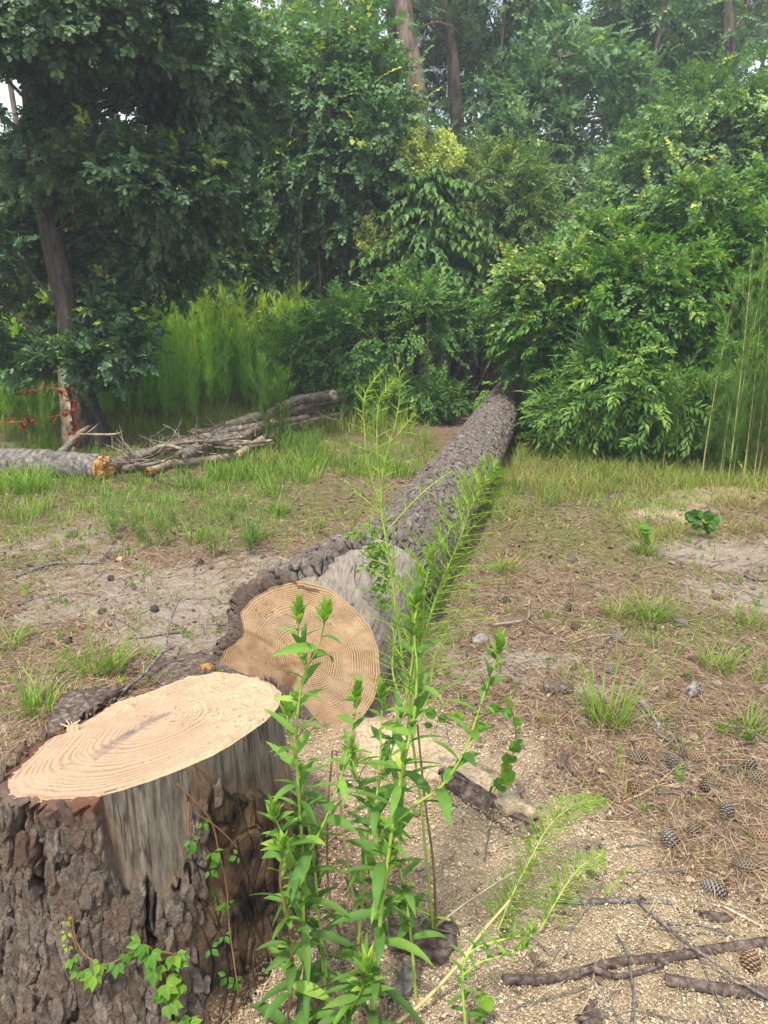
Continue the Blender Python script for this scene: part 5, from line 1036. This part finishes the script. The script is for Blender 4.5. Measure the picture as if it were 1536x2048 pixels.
# ------------------------------------------------------------------ bark slabs and wood pieces
def slab(name, label, poly, th, mat, cat='bark', lift=.01, tilt=(0, 0), seed=0, nzv=.012):
    r = np.random.default_rng(seed); pts = [G(a, b) for a, b in poly]; c = np.mean(pts, 0); q = []
    m_ = len(pts)
    for i in range(m_):
        for k in range(6): p = pts[i]*(1-k/6)+pts[(i+1) % m_]*k/6; q.append(p)
    q = np.array(q); q[:, :2] += r.normal(size=(len(q), 2))*.0035; n = len(q); rings = []
    for s_, z in ((1, 0), (1.01, th*.5), (.99, th), (.75, th*1.05), (.45, th*1.1), (.15, th*1.1)):
        R3 = c+(q-c)*s_; R3[:, 2] = gz(c)+lift+z+(q[:, 0]-c[0])*tilt[0]+(q[:, 1]-c[1])*tilt[1]
        if s_ < 1: R3[:, 2] += nzv*fbm(R3*22, 3, seed)
        rings.append(R3)
    V = np.concatenate(rings+[c[None]+[0, 0, gz(c)+lift+th*1.1]]); f = grid_faces(6, n); cap = np.array([[5*n+j, 5*n+(j+1) % n, 6*n] for j in range(n)])
    return tag(build(name, [(V, f), (V[:0], cap[:0])][:1]+[(V[5*n:], cap-5*n)], M[mat]), label, cat)
slab('bark_slab', 'large dark bark slab lying at the bottom centre behind the leafy stems', [(775, 1855), (830, 1842), (915, 1862), (912, 1905), (885, 1945), (840, 1925), (778, 1915)], .014, 'slab', lift=.012, seed=1)
slab('bark_slab', 'pale lichen grey bark chip at the bottom centre', [(785, 1985), (808, 1955), (832, 1968), (822, 2005), (780, 2020)], .009, 'greychip', lift=.02, tilt=(.3, .2), seed=2)
slab('bark_slab', 'long dark bark strip ridged with sawdust right of the leafy stems', [(875, 1590), (915, 1600), (985, 1630), (1075, 1672), (1080, 1690), (1030, 1690), (960, 1655), (890, 1612)], .018, 'slab', lift=.01, tilt=(0, .35), seed=3)
slab('bark_slab', 'weathered bark slab tucked behind the left rim of the stump', [(100, 1450), (135, 1402), (210, 1392), (262, 1385), (200, 1420), (150, 1470), (105, 1500)], .03, 'slab', lift=.02, tilt=(.0, .0), seed=4)
slab('bark_slab', 'reddish brown bark sheet on the ground between stump and log', [(290, 1352), (330, 1322), (400, 1312), (450, 1318), (430, 1345), (330, 1380)], .012, 'slab', lift=.02, seed=5)
slab('bark_slab', 'dark bark chunk on the sand left of the yellow green tuft', [(1085, 1385), (1110, 1375), (1142, 1372), (1145, 1392), (1100, 1396)], .03, 'slab', lift=.005, seed=6)
slab('bark_slab', 'brown and grey bark flake pair on the litter left of the dark open cone', [(1110, 1530), (1135, 1515), (1147, 1550), (1138, 1560), (1120, 1542)], .006, 'slab', lift=.014, tilt=(.2, .3), seed=7)
slab('bark_slab', 'rounded grey bark chip near the dark cone on sand', [(1370, 1398), (1382, 1384), (1400, 1384), (1402, 1400), (1378, 1408)], .018, 'greychip', lift=.005, seed=8)
slab('bark_slab', 'flat grey chip beside the rightmost leafy stem', [(943, 1282), (960, 1274), (978, 1280), (966, 1292), (948, 1292)], .02, 'greychip', lift=.005, seed=9)
slab('bark_slab', 'thick slab blanketed with pale sawdust just right of the stump', [(705, 1475), (760, 1462), (830, 1490), (900, 1530), (985, 1590), (1070, 1662), (1010, 1655), (940, 1622), (870, 1592), (780, 1575), (715, 1530)], .03, 'sawslab', lift=.0, seed=31, nzv=.01)
slab('wood_chip', 'small orange wood chip on the rim between stump and log', [(403, 1342), (416, 1336), (430, 1340), (424, 1346), (406, 1347)], .012, 'orangewood', 'wood chip', lift=.02, seed=10)
slab('bark_slab', 'brown curled bark piece near the right edge in the needles', [(1440, 1540), (1470, 1530), (1480, 1545), (1460, 1556), (1444, 1552)], .006, 'slab', lift=.012, tilt=(.1, .2), seed=11)
slab('bark_slab', 'dark red bark scrap at the bottom edge', [(1150, 2040), (1180, 2010), (1220, 2030), (1210, 2060), (1160, 2060)], .008, 'slab', lift=.01, seed=12)
slab('bark_slab', 'narrow brown bark strip low on the right below the grey stick', [(1395, 1832), (1450, 1838), (1475, 1848), (1440, 1852), (1398, 1842)], .007, 'slab', lift=.008, seed=13)
# ================================================================== LOG PILE
def pilelog(label, pts, Y, r, mat='deadwood', ends='orangewood', seed=0, name='dead_log', twist=.18, group='dead logs heaped at the edge of the clearing', gap=None):
    P = np.array([(G(a, b, y_) if Y[0] < 2 else W(a, b, y_)) for (a, b), y_ in zip(pts, np.linspace(Y[0], Y[1], len(pts)))]); t = thing(name, (P[:, 0].mean(), P[:, 1].mean(), 0), label, 'log', group)
    r = (r[0]*.82, r[1]*.82) if name == 'dead_log' else r
    tb = tube(P, np.linspace(r[0], r[1], len(P)), 16, nz=twist, seed=seed, sub=10)
    build('bark', [(tb[0][0], tb[0][1])], M[mat], t)
    for e, s_ in ((0, -1), (-1, 1)):
        c = P[e]; ax = norm(P[e]-P[1 if e == 0 else -2]); re = r[e]*.96; rr_ = np.random.default_rng(seed+e+9); n = 18; th = np.arange(n)/n*6.283; x_ = norm(np.cross(ax, [0, 0, 1.])); y_ = np.cross(ax, x_); rings = []
        for q, h in ((1, -.01), (.99, .01), (.8, .02), (.5, .03), (.25, .02)): rings.append(c+re*q*(np.cos(th)[:, None]*x_+np.sin(th)[:, None]*y_)+ax*(h+rr_.random((n, 1))*.035*(q < 1)))
        V = np.concatenate(rings+[[c+ax*.02]]); build('broken_end', [(V, grid_faces(5, n)), (V[4*n:], np.array([[j, (j+1) % n, n] for j in range(n)]))], M[ends], t, smooth=False)
    return t
pilelog('longest thick pale log of the branch heap, its clean end pointing up right', [(830-130, 0)] and [(430, 858), (500, 838), (560, 822), (620, 805), (685, 790)], (.14, .42), (.07, .11), 'palewood', seed=1, ends='palewood')
pilelog('bark covered log resting along the top of the branch heap', [(560, 815), (600, 800), (640, 795), (665, 790)], (.36, .5), (.08, .09), 'deadwood', ends='palewood', seed=2, twist=.3)
pilelog('grey cracked log in the front middle of the branch heap', [(365, 912), (430, 885), (500, 868), (545, 855)], (.1, .18), (.09, .085), 'greychip', seed=3, ends='deadwood')
pilelog('short light log with a pale end in front of the cracked grey log', [(478, 908), (510, 888), (545, 868)], (.07, .14), (.05, .06), 'palewood', seed=4, ends='palewood')
pilelog('long dark log reaching from the oak foot into the branch heap', [(215, 935), (280, 912), (340, 895), (410, 875), (470, 860)], (.1, .2), (.085, .055), 'deadwood', seed=5, ends='deadwood')
pilelog('dark branch with an orange broken left end at the back of the heap', [(388, 863), (440, 862), (500, 855), (540, 846)], (.16, .3), (.045, .055), 'deadwood', seed=6)
pilelog('stubby tan log at the right foot of the branch heap', [(600, 850), (650, 838), (692, 829)], (.08, .1), (.06, .055), 'palewood', seed=7)
pilelog('thin pale branch poking right out of the heap', [(660, 815), (690, 805), (730, 790)], (.25, .3), (.04, .03), 'deadwood', seed=8)
pilelog('low dark branch along the front foot of the heap', [(240, 938), (320, 930), (400, 922), (475, 912)], (.06, .06), (.045, .05), 'deadwood', seed=9)
pilelog('grey log stub lying on the ground under the oak', [(300, 942), (330, 930), (350, 925)], (.06, .06), (.055, .045), 'palewood', seed=10)
pilelog('slanting branch crossing the middle of the heap', [(480, 875), (540, 850), (610, 835)], (.2, .3), (.06, .045), 'deadwood', seed=11, twist=.3, ends='deadwood')
pilelog('short grey limb lying on top of the right end of the heap', [(570, 808), (590, 800), (612, 793)], (.48, .52), (.045, .035), 'greychip', seed=12)
r = np.random.default_rng(9); ch = []
for k in range(150):
    px = r.uniform(230, 680); py = np.interp(px, [230, 680], [925, 815])+r.normal()*10; Y = np.interp(px, [230, 680], [8.4, 9.9])+r.normal()*.25; b = G(px, py, r.uniform(.02, .25)); L = r.uniform(.15, .5); d = np.array([r.normal(), r.normal()*.4, .35*abs(r.normal())]); d /= np.linalg.norm(d)
    ch += tubes([tube([b, b+d*L*.5+r.normal(size=3)*.03, b+d*L], [.009, .006, .003], 5, cap=False)])
tag(build('brushwood', ch, M['deadwood']), 'tangled thin dead twigs woven through the branch heap', 'twigs', kind='stuff')
rl = np.random.default_rng(19)
for k in range(16):
    x0 = rl.uniform(230, 600); y0 = np.interp(x0, [230, 680], [930, 812])+rl.normal()*9; ln = rl.uniform(60, 190); x1 = x0+ln; y1 = y0-ln*rl.uniform(.02, .42); z0 = rl.uniform(.03, .16)
    pilelog('thin weathered limb tangled in the branch heap', [(x0, y0), ((x0+x1)/2, (y0+y1)/2+rl.normal()*5), (x1, y1)], (z0, z0+rl.uniform(0, .25)), (.026, .014), ('deadwood', 'palewood', 'greychip')[k % 3], ends='palewood', seed=60+k, name='dead_limb', twist=.3, group='thin limbs tangled in the branch heap')
# broken log at the left
def broken():
    t = pilelog('broken grey barked log at the left with a raw orange snapped end', [(-90, 915), (-10, 925), (60, 928), (130, 932), (205, 938)], (7.5, 6.75), (.17, .14), 'logend', 'orangewood', seed=33, name='broken_log', twist=.14, group=None)
    def sub(nm, pts, r_, mt, Y=7.15): build(nm, tubes([tube([W(a, b, Y) for a, b in pts], r_, 9, nz=.25, seed=5, sub=5)]), M[mt], t)
    sub('limb', [(118, 912), (140, 888), (160, 868), (178, 852)], [.05, .04, .035, .012], 'deadwood'); sub('splinter', [(160, 868), (200, 869), (232, 868), (246, 862)], [.008, .014, .01, .002], 'palewood', 7.05)
    sub('splinter', [(165, 872), (185, 858), (198, 846)], [.008, .006, .001], 'palewood'); sub('stub_branch', [(122, 945), (116, 960), (112, 985)], [.035, .032, .03], 'orangewood', 7.0)
    sub('splinter', [(205, 940), (225, 948), (240, 962)], [.05, .03, .004], 'deadwood', 7.05)
M['logend'] = barkmat('grey_scaly_bark', (.04, .03, .025), (.19, .17, .155), (.36, .33, .3), 16, (1, 1, 1), 1.0, .03)
broken()
# sawdust heap (right, far) dug sand: colour comes with the ground; a low mound
# ================================================================== FOREGROUND PLANTS
def catmull(pts, n):
    P = np.array(pts, float); P = np.vstack([2*P[0]-P[1], P, 2*P[-1]-P[-2]]); m_ = len(P)-3; t = np.linspace(0, m_-1e-6, n); i = t.astype(int); f = (t-i)[:, None]; a, b, c, d = P[i], P[i+1], P[i+2], P[i+3]
    return .5*((2*b)+(-a+c)*f+(2*a-5*b+4*c-d)*f**2+(-a+3*b-3*c+d)*f**3)
def lance(base, az, el, L, Wd, droop, roll, ns=9, fold=.25):
    """one lance shaped leaf: arching midrib, folded blade"""
    t = np.linspace(0, 1, ns); e = el-droop*t*1.0; dx = np.cumsum(np.cos(e))/ns*L; dz = np.cumsum(np.sin(e))/ns*L; dx = np.concatenate([[0], dx[:-1]]); dz = np.concatenate([[0], dz[:-1]])
    h = np.array([math.cos(az), math.sin(az), 0]); mid = base+dx[:, None]*h+dz[:, None]*np.array([0, 0, 1.]); sd_ = np.array([-h[1], h[0], 0]); nrm = -np.sin(e)[:, None]*h+np.cos(e)[:, None]*np.array([0, 0, 1.])
    s2 = sd_*math.cos(roll)+nrm*math.sin(roll); n2 = -sd_*math.sin(roll)+nrm*math.cos(roll)
    w_ = Wd*.5*(np.sin(np.pi*np.clip(t*.94+.045, 0, 1)**.8))**.9*(1+.06*np.sin(t*25+base[0]*90)); w_[0] = Wd*.08; w_[-1] = 0.0004
    rows = [mid-s2*w_[:, None]+n2*(w_*fold)[:, None], mid-s2*(w_*.5)[:, None]+n2*(w_*fold*.35)[:, None], mid, mid+s2*(w_*.5)[:, None]+n2*(w_*fold*.35)[:, None], mid+s2*w_[:, None]+n2*(w_*fold)[:, None]]
    V = np.stack(rows, 1).reshape(-1, 3); return V, grid_faces(ns, 5, wrap=False)
def leafy(label, pts, Y, seed, L0=.165, L1=.055, W0=.03, n=None, r0=.004, r1=.0018, stem='gstem', tip=True, name='goldenrod_plant', bare=.0, branches=(), stem2='bstem', dn=.024, tintb=.48, elev=.55):
    dn *= 1.08
    r = np.random.default_rng(seed); Ys = Y if isinstance(Y, (list, tuple)) else [Y, Y]
    P = np.array([W(a, b, y_) for (a, b), y_ in zip(pts, np.linspace(Ys[0], Ys[1], len(pts)))]); base = P[0].copy()
    if base[2] > .0 and name == 'goldenrod_plant': P = np.vstack([[base[0], base[1], gz(base)-.01], P])
    t = thing(name, (P[0][0], P[0][1], 0), label, 'plant'); leaves = []; sh = [(P, r0, r1, True)]
    for bp, bY in branches: sh.append((np.array([W(a, b, y_) for (a, b), y_ in zip(bp, np.linspace(bY[0], bY[1], len(bp)))]), r0*.6, r1*.8, False))
    for si, (Q, ra, rb_, main) in enumerate(sh):
        C = catmull(Q, 60); seg = np.linalg.norm(np.diff(C, axis=0), axis=1); cum = np.concatenate([[0], np.cumsum(seg)]); T = cum[-1]
        o_ = build('stem' if main else 'side_stem', tubes([tube(C, np.linspace(ra, rb_, 60), 8, cap=True)]), M[stem], t if main else st_o)
        st_o = o_ if main else st_o
        s_ = bare*T+.02; az = r.random()*6.28
        while s_ < T-.012:
            u = s_/T; az += 2.4+r.normal()*.35; b = np.array([np.interp(s_, cum, C[:, k]) for k in range(3)])
            k_ = min(int(u*58), 57); tg = norm(C[k_+1]-C[k_]); L = (L0*(1-u)+L1*u)*(.75+.45*r.random()); 
            if not main: L *= .72
            el = elev-.35*(1-u)+r.normal()*.28+.35*u; dr = (1.15-.6*u)*(.4+1.1*r.random())
            v, f = lance(b, az, el, L, (W0*(1-u)+W0*.5*u)*(.62+.36*r.random()), dr, r.normal()*.35, fold=.3); leaves.append((v, f, 1 if (u < .45 and r.random() < .035) else 0, np.clip(tintb+.22*u+r.normal()*.16, 0, .9)))
            if r.random() < .3*(u > .3)*(u < .85) and main:   # axil shoot with a few small leaves
                for q in range(4):
                    v, f = lance(b+tg*.004, az+r.normal()*.5, el+.3+r.normal()*.3, L*.42, W0*.4, .3, r.normal()*.4, 6); leaves.append((v, f, 0, np.clip(tintb+.3+r.normal()*.1, 0, 1)))
            s_ += dn*(1-.5*u)*(.75+.5*r.random())
        e = C[-1]; tg = norm(C[-1]-C[-4])
        for q in range(13 if tip else 4):                     # terminal bud of upright young leaves
            a = q*2.4; el = 1.45-.05*q; v, f = lance(e-tg*.002*q, a, el, L1*(.9-.02*q)*(.8+.3*r.random()), W0*.42, .25, r.normal()*.3, 7); leaves.append((v, f, 0, np.clip(.85+.1*r.normal(), 0, 1)))
    build('leaves', leaves, [M['gold'], M['yellowing']], t); return t
leafy('leafy weed whose slim left stem rises in front of the sawn log face', [(622, 2030), (608, 1850), (606, 1720), (598, 1600), (592, 1480), (600, 1390), (612, 1330), (596, 1270), (600, 1222)], (1.28, 1.24), 1, branches=[([(612, 1335), (635, 1295), (655, 1225)], (1.24, 1.24)), ([(606, 1730), (650, 1640), (680, 1560), (700, 1480), (716, 1385)], (1.26, 1.28)), ([(604, 1760), (575, 1690), (545, 1625)], (1.26, 1.2))], W0=.032)
leafy('thick stemmed leafy weed in the middle of the foreground clump', [(742, 2040), (755, 1900), (768, 1780), (786, 1650), (805, 1540), (828, 1430), (834, 1340), (828, 1260), (838, 1195)], (1.24, 1.3), 2, r0=.0055, W0=.034, L0=.18, branches=[([(786, 1650), (830, 1610), (885, 1570), (930, 1500), (958, 1420), (985, 1340), (1003, 1290)], (1.28, 1.33)), ([(770, 1760), (752, 1640), (760, 1520), (765, 1385)], (1.26, 1.36))])
leafy('leafy weed with a bright tip reaching up beside the edge of the sawn log', [(700, 2045), (715, 1900), (730, 1750), (742, 1620), (790, 1480), (822, 1340), (828, 1235)], (1.4, 1.42), 3, stem='gstem', L0=.13, W0=.027, bare=.3)
leafy('shorter leafy weed against the dark right side of the stump', [(655, 2040), (640, 1860), (625, 1700), (600, 1560), (578, 1460), (574, 1415)], (1.3, 1.36), 4, L0=.12, W0=.023, bare=.2)
leafy('low leafy weed at the bottom left of the clump', [(575, 2046), (585, 1950), (578, 1850), (560, 1760), (568, 1690)], (1.22, 1.2), 5, L0=.15, W0=.032, stem='rstem', dn=.035)
leafy('small bushy leafy weed crossing behind the middle stem', [(835, 2046), (822, 1880), (800, 1740), (760, 1640), (718, 1560), (700, 1500)], (1.32, 1.36), 6, L0=.14, W0=.028, bare=.3)
leafy('leafy weed leaning right out of the bottom of the clump', [(930, 2046), (925, 1960), (940, 1905), (1010, 1878), (1070, 1868)], (1.22, 1.3), 7, L0=.05, L1=.045, W0=.014, dn=.014, branches=[([(926, 1950), (960, 1925), (1010, 1910), (1055, 1895)], (1.22, 1.28))], bare=.2, tintb=.5)
leafy('sprawling leaf cluster at the very bottom edge of the clump', [(690, 2047), (700, 2020), (720, 1985), (735, 1940)], (1.2, 1.18), 8, L0=.14, L1=.1, W0=.03, dn=.012)
for k, (pts, Y, lb) in enumerate([([(872, 1880), (868, 1740), (850, 1600), (835, 1450)], 1.5, 'bare brown stem right of the thick leafy stem'), ([(700, 1920), (660, 1800), (655, 1640), (665, 1500)], 1.45, 'bare brown stem between the two tallest leafy weeds'), ([(735, 1930), (700, 1760), (680, 1600), (672, 1520)], 1.42, 'bare straw coloured stem behind the left leafy weed')]):
    P = [W(a, b, Y) for a, b in pts]; P[0] = np.array([P[0][0], Y, -.01]); tag(build('bare_stem', tubes([tube(P, [.004, .0035, .003, .0025], 7, sub=6)]), M['bstem' if k < 2 else 'ystem']), lb, 'stem')
# feathery tall foreground weeds
def feather(label, pts, Y, seed, LB=.16, nb=70, need=.022, mat='fennelfg', start=.25, side=None, branches=(), r0=.0035, wn=.0013, dens=16):
    r = np.random.default_rng(seed); Ys = Y if isinstance(Y, (list, tuple)) else (Y, Y); P = np.array([W(a, b, y_) for (a, b), y_ in zip(pts, np.linspace(Ys[0], Ys[1], len(pts)))])
    t = thing('feathery_weed', (P[0][0], P[0][1], 0), label, 'weed'); sh = [(P, r0, LB, nb, start)]
    for bp, L_, n_ in branches: sh.append((np.array([W(a, b, Ys[1]) for a, b in bp]), r0*.5, L_, n_, .1))
    A = []; Bc = []
    for Q, ra, LB_, nb_, st_ in sh:
        C = catmull(Q, 60); A += tubes([tube(C, np.linspace(ra, .0009, 60), 6)])
        for k in range(nb_):
            u = st_+(1-st_)*(k+r.random())/nb_; b = np.array([np.interp(u*59, np.arange(60), C[:, q]) for q in range(3)]); i = min(int(u*58), 57); tg = norm(C[i+1]-C[i]); az = k*2.4+r.normal()*.3
            o = norm(np.array([math.cos(az), math.sin(az), 0])-tg*(tg@np.array([math.cos(az), math.sin(az), 0]))); L = LB_*(1.02-u)**.55*(.75+.5*r.random()); tt = np.linspace(0, 1, 8)[:, None]
            c = b+o*L*tt*.85+tg*L*(.55*tt+.1*tt**2)+np.array([0, 0, -1.])*L*.18*tt**2+norm(r.normal(size=3))*L*.06*tt**2
            A += tubes([tube(c, np.linspace(.0011, .0004, 8), 4, cap=False)])
            n = dens; v = r.random(n)*.97; bb = np.stack([np.interp(v*7, np.arange(8), c[:, q]) for q in range(3)], -1); ax = norm(c[-1]-c[0]); d = norm(rdir(n, r)*.62+ax*1.0)
            Bc += blade_chunks(bb, d, np.tile(ax*.25, (n, 1)), need*(1.2-.6*v)*(.7+.5*r.random(n))*(1.25-.5*u), np.full(n, wn), np.clip(.35+.45*u+r.normal(size=n)*.15, 0, 1), 2)
    build('stem', A, M['gstem'], t); build('foliage', Bc, M[mat], t, smooth=False); return t
feather('thin tall feathery weed with three nodding tips standing before the middle of the log', [(868, 1880), (845, 1640), (815, 1400), (790, 1200), (772, 1080), (762, 1010), (768, 930), (790, 850), (800, 780), (795, 722)], (1.5, 1.5), 1, LB=.075, nb=80, need=.022, branches=[([(765, 1020), (738, 940), (728, 840), (730, 790), (762, 742)], .05, 34), ([(763, 1000), (754, 900), (757, 810), (775, 778), (790, 760)], .05, 34), ([(775, 1060), (830, 1000), (870, 965), (905, 942)], .025, 12), ([(768, 1030), (720, 990), (690, 960)], .02, 8), ([(795, 870), (815, 845), (832, 828)], .03, 10)], wn=.0012, start=.1, dens=11)
feather('bright arching feathery weed leaning right beside the log', [(800, 1700), (812, 1500), (830, 1340), (858, 1240), (885, 1160), (915, 1090), (940, 1020), (962, 975), (992, 935)], (1.45, 1.45), 2, LB=.17, nb=92, need=.034, start=.2, wn=.0021, dens=22, branches=[([(845, 1290), (850, 1180), (865, 1120), (905, 1050)], .05, 12), ([(835, 1330), (838, 1200), (845, 1140), (870, 1080)], .05, 14)])
feather('low bright feathery weed spreading over the sawdust right of the clump', [(985, 1890), (1020, 1800), (1060, 1720), (1100, 1650), (1150, 1610), (1205, 1598)], (1.5, 1.72), 3, LB=.1, nb=90, need=.022, start=.05, wn=.002, dens=22)
feather('small feathery weed sprawling around the grey stick', [(1080, 1860), (1120, 1790), (1160, 1735), (1205, 1708)], (1.5, 1.62), 4, LB=.08, nb=60, need=.02, start=.05, wn=.002, branches=[([(1130, 1850), (1180, 1820), (1225, 1775), (1258, 1738)], .03, 14), ([(1110, 1830), (1165, 1860), (1230, 1830)], .04, 16), ([(1120, 1850), (1165, 1885), (1225, 1905)], .035, 14)], dens=13)
feather('wispy feathery sprig between the stems low in the clump', [(900, 1840), (860, 1830), (790, 1800), (720, 1790)], (1.5, 1.5), 5, LB=.05, nb=22, need=.016, start=.05, dens=10)
feather('feathery sprig below the edge of the log behind the leafy weeds', [(840, 1440), (860, 1380), (870, 1310), (900, 1250)], (1.75, 1.8), 6, LB=.12, nb=36, need=.025, start=.05, dens=12)
feather('feathery sprig at the right lower edge of the sawn face', [(800, 1400), (785, 1340), (790, 1280), (800, 1220)], (1.9, 1.95), 7, LB=.1, nb=30, need=.024, start=.05, dens=12)
# creepers on the stump
def palmate(b, d, up, s, n, r, ch, ti):
    X, Y, Z = frames(d[None], up[None])
    for k in range(n):
        a = (k-(n-1)/2)*(2.5/max(n-1, 1)); dd = norm(Y[0]*math.cos(a)+X[0]*math.sin(a)-Z[0]*.15+r.normal(size=3)*.06); x2, y2, z2 = frames(dd[None], Z+r.normal(size=(1, 3))*.1)
        v, f = inst(*leaf_oval(.3, .06, .12), (b+dd*.004)[None], x2, y2, z2, s*(1-.22*abs(a))*(.9+.2*r.random())); ch.append((v, f, 0, np.clip(ti+r.normal()*.08, 0, 1)))
def surf(px, py, out=.03):
    """point on the stump's bark under a pixel, pushed outwards"""
    i = np.argmin((px0s-px)**2+(py0s-py)**2+np.where(frontm, 0, 1e7)); j = i % NT; p = cb_s.reshape(-1, 3)[i]; return p+np.array([math.cos(TH[j]), math.sin(TH[j]), .15])*out, np.array([math.cos(TH[j]), math.sin(TH[j]), 0])
cb_s = side_xyz(r0+.035); px0s, py0s = proj(cb_s); px0s = px0s.ravel(); py0s = py0s.ravel(); frontm = (np.broadcast_to(np.sin(TH-.25)[None], r0.shape) < .15).ravel()
def creeper(label, runs, lv, s, seed, ti=.6, n5=5, matl='weed', nm='creeper'):
    r = np.random.default_rng(seed); P0_, _ = surf(*runs[0][0]); t = thing(nm, (P0_[0], P0_[1], 0), label, 'creeper'); ch = []
    build('vine_stem', sum([tubes([tube([surf(a, b, .012)[0] for a, b in q], .0018, 5, sub=4)]) for q in runs], []), M['rstem'], t)
    for (a, b, sc) in lv:
        p, o = surf(a, b, .028); palmate(p, norm(o*.6+np.array([r.normal()*.6, 0, r.normal()*.5-.3])), norm(o+np.array([0, 0, .9])), s*sc, n5, r, ch, ti+r.normal()*.08)
    build('leaves', ch, M[matl], t, smooth=False); return t
creeper('five leaflet creeper trailing across the lower front of the stump', [[(150, 1830), (160, 1880), (190, 1912), (220, 1920), (250, 1905), (285, 1880)], [(285, 1880), (305, 1890), (325, 1930), (345, 1975), (355, 2030)], [(305, 1895), (345, 1900), (370, 1930)]],
        [(158, 1895, .7), (172, 1918, .6), (200, 1925, 1), (210, 1905, .7), (240, 1905, .8), (290, 1865, 1.1), (302, 1885, 1), (312, 1915, 1), (348, 1890, 1), (350, 1900, .9), (330, 1945, 1.1), (365, 1945, .9), (338, 1985, 1), (355, 2020, 1), (375, 2030, .9), (330, 1965, .9), (258, 1885, .7)], .034, 1, .6)
creeper('small leaved vine hanging down the dark rotten part of the stump', [[(352, 1560), (380, 1590), (420, 1640), (435, 1700), (450, 1770), (455, 1850), (470, 1960)], [(395, 1625), (430, 1650), (470, 1690)], [(375, 1600), (375, 1660)]],
        [(378, 1665, .8), (382, 1680, .8), (418, 1690, 1.1), (428, 1705, 1.1), (412, 1725, .8), (425, 1780, .9), (445, 1790, .8), (465, 1700, .7), (440, 1800, .7), (440, 1855, .7), (447, 1935, .9), (460, 1945, .8), (400, 1630, .7), (415, 1880, .8)], .03, 2, .32, 3)
creeper('tiny yellow green vine tip on the left bark of the stump', [[(145, 1815), (148, 1850), (160, 1890)]], [(145, 1820, .6), (148, 1845, .6), (150, 1870, .6)], .024, 3, .9, 3)
# heart leaved vine behind the right leafy branch
def roundleaf(label, pts, Y, seed, n, s, ti):
    r = np.random.default_rng(seed); P = np.array([W(a, b, Y) for a, b in pts]); t = thing('round_leaf_vine', (P[-1][0], P[-1][1], 0), label, 'vine'); C = catmull(P, 40)
    build('vine_stem', tubes([tube(C, .0018, 5)]), M['rstem'], t); i = r.integers(0, 40, n); b = C[i]+r.normal(size=(n, 3))*.012
    d = norm(r.normal(size=(n, 3))*.8+[0, -.2, -.3]); X, Y_, Z = frames(d, np.array([[0, -.9, .5]])+r.normal(size=(n, 3))*.3); th = np.linspace(-2.75, 2.75, 13); rad = .5*(1+.08*np.cos(th*9))
    tv = np.vstack([[[0, 0, 0]], np.stack([rad*np.sin(th), .38+rad*np.cos(th), .06*np.cos(th*3)], -1)]); tf = np.array([[0, k+1, k+2] for k in range(12)])
    v, f = inst(tv, tf, b, X, Y_, Z, s*(.6+.6*r.random(n))); build('leaves', [(v, f, 0, np.repeat(np.clip(ti+r.normal(size=n)*.14, 0, 1), 12))], M['weed'], t, smooth=False)
roundleaf('round leaved yellow green vine dangling behind the right leafy branch', [(1005, 1395), (1030, 1440), (1028, 1500), (1010, 1540), (985, 1590)], 1.95, 1, 24, .036, .6)
roundleaf('holey round leaved vine low behind the leafy stems', [(860, 1425), (900, 1440), (950, 1440), (990, 1460)], 2.05, 2, 12, .034, .6)
roundleaf('round leaved seedling at the bottom edge right of centre', [(960, 1990), (970, 2020), (950, 2045)], 1.25, 3, 7, .03, .6)
roundleaf('ragged round leaved plant in the grass near the right edge', [(1400, 1065), (1420, 1040), (1385, 1030)], 4.9, 4, 34, .065, .4)
roundleaf('sapling with three lobed leaves on the litter at right', [(1292, 1100), (1290, 1060), (1288, 1045)], 4.6, 5, 8, .055, .6)
# trailing leafy sprig on the bare log wood
rng = np.random.default_rng(8)
P = np.array([W(a, b, 2.55) for a, b in [(742, 1060), (745, 1110), (770, 1150), (760, 1200)]]); C = catmull(P, 30); t = thing('sprig', (P[0][0], P[0][1], 0), 'drooping light green sprig hanging over the bare grey wood of the log', 'sprig')
i = rng.integers(0, 30, 46); ch = scatter([spray(leaf_simple(.22), 6, .05, .03, RT, 60) for _ in range(3)], C[i]+rng.normal(size=(46, 3))*.02, norm(rng.normal(size=(46, 3))+[0, 0, -.6]), rdir(46, rng), np.ones(46), np.full(46, .7), rng, .1, 6)
build('leaves', ch, M['weed'], t, smooth=False); build('vine_stem', tubes([tube(C, .0015, 5)]), M['gstem'], t)

# ================================================================== AIR
m, nt = newmat('haze'); o_ = N(nt, 'ShaderNodeOutputMaterial'); pv = N(nt, 'ShaderNodeVolumePrincipled'); pv.inputs['Color'].default_value = (.82, .9, 1, 1); pv.inputs['Density'].default_value = HAZE; pv.inputs['Anisotropy'].default_value = .2
nt.links.new(pv.outputs[0], o_.inputs['Volume'])
V = np.array([[x, y, z] for z in (-1.5, 24) for y in (-62, 600) for x in (-260, 260)], float)
if HAZE > 0: tag(build('haze', [(V, np.array([[0, 2, 3, 1], [4, 5, 7, 6], [0, 1, 5, 4], [2, 6, 7, 3], [0, 4, 6, 2], [1, 3, 7, 5]]))], m, smooth=False), 'thin damp haze in the air over the clearing', 'haze', kind='stuff')
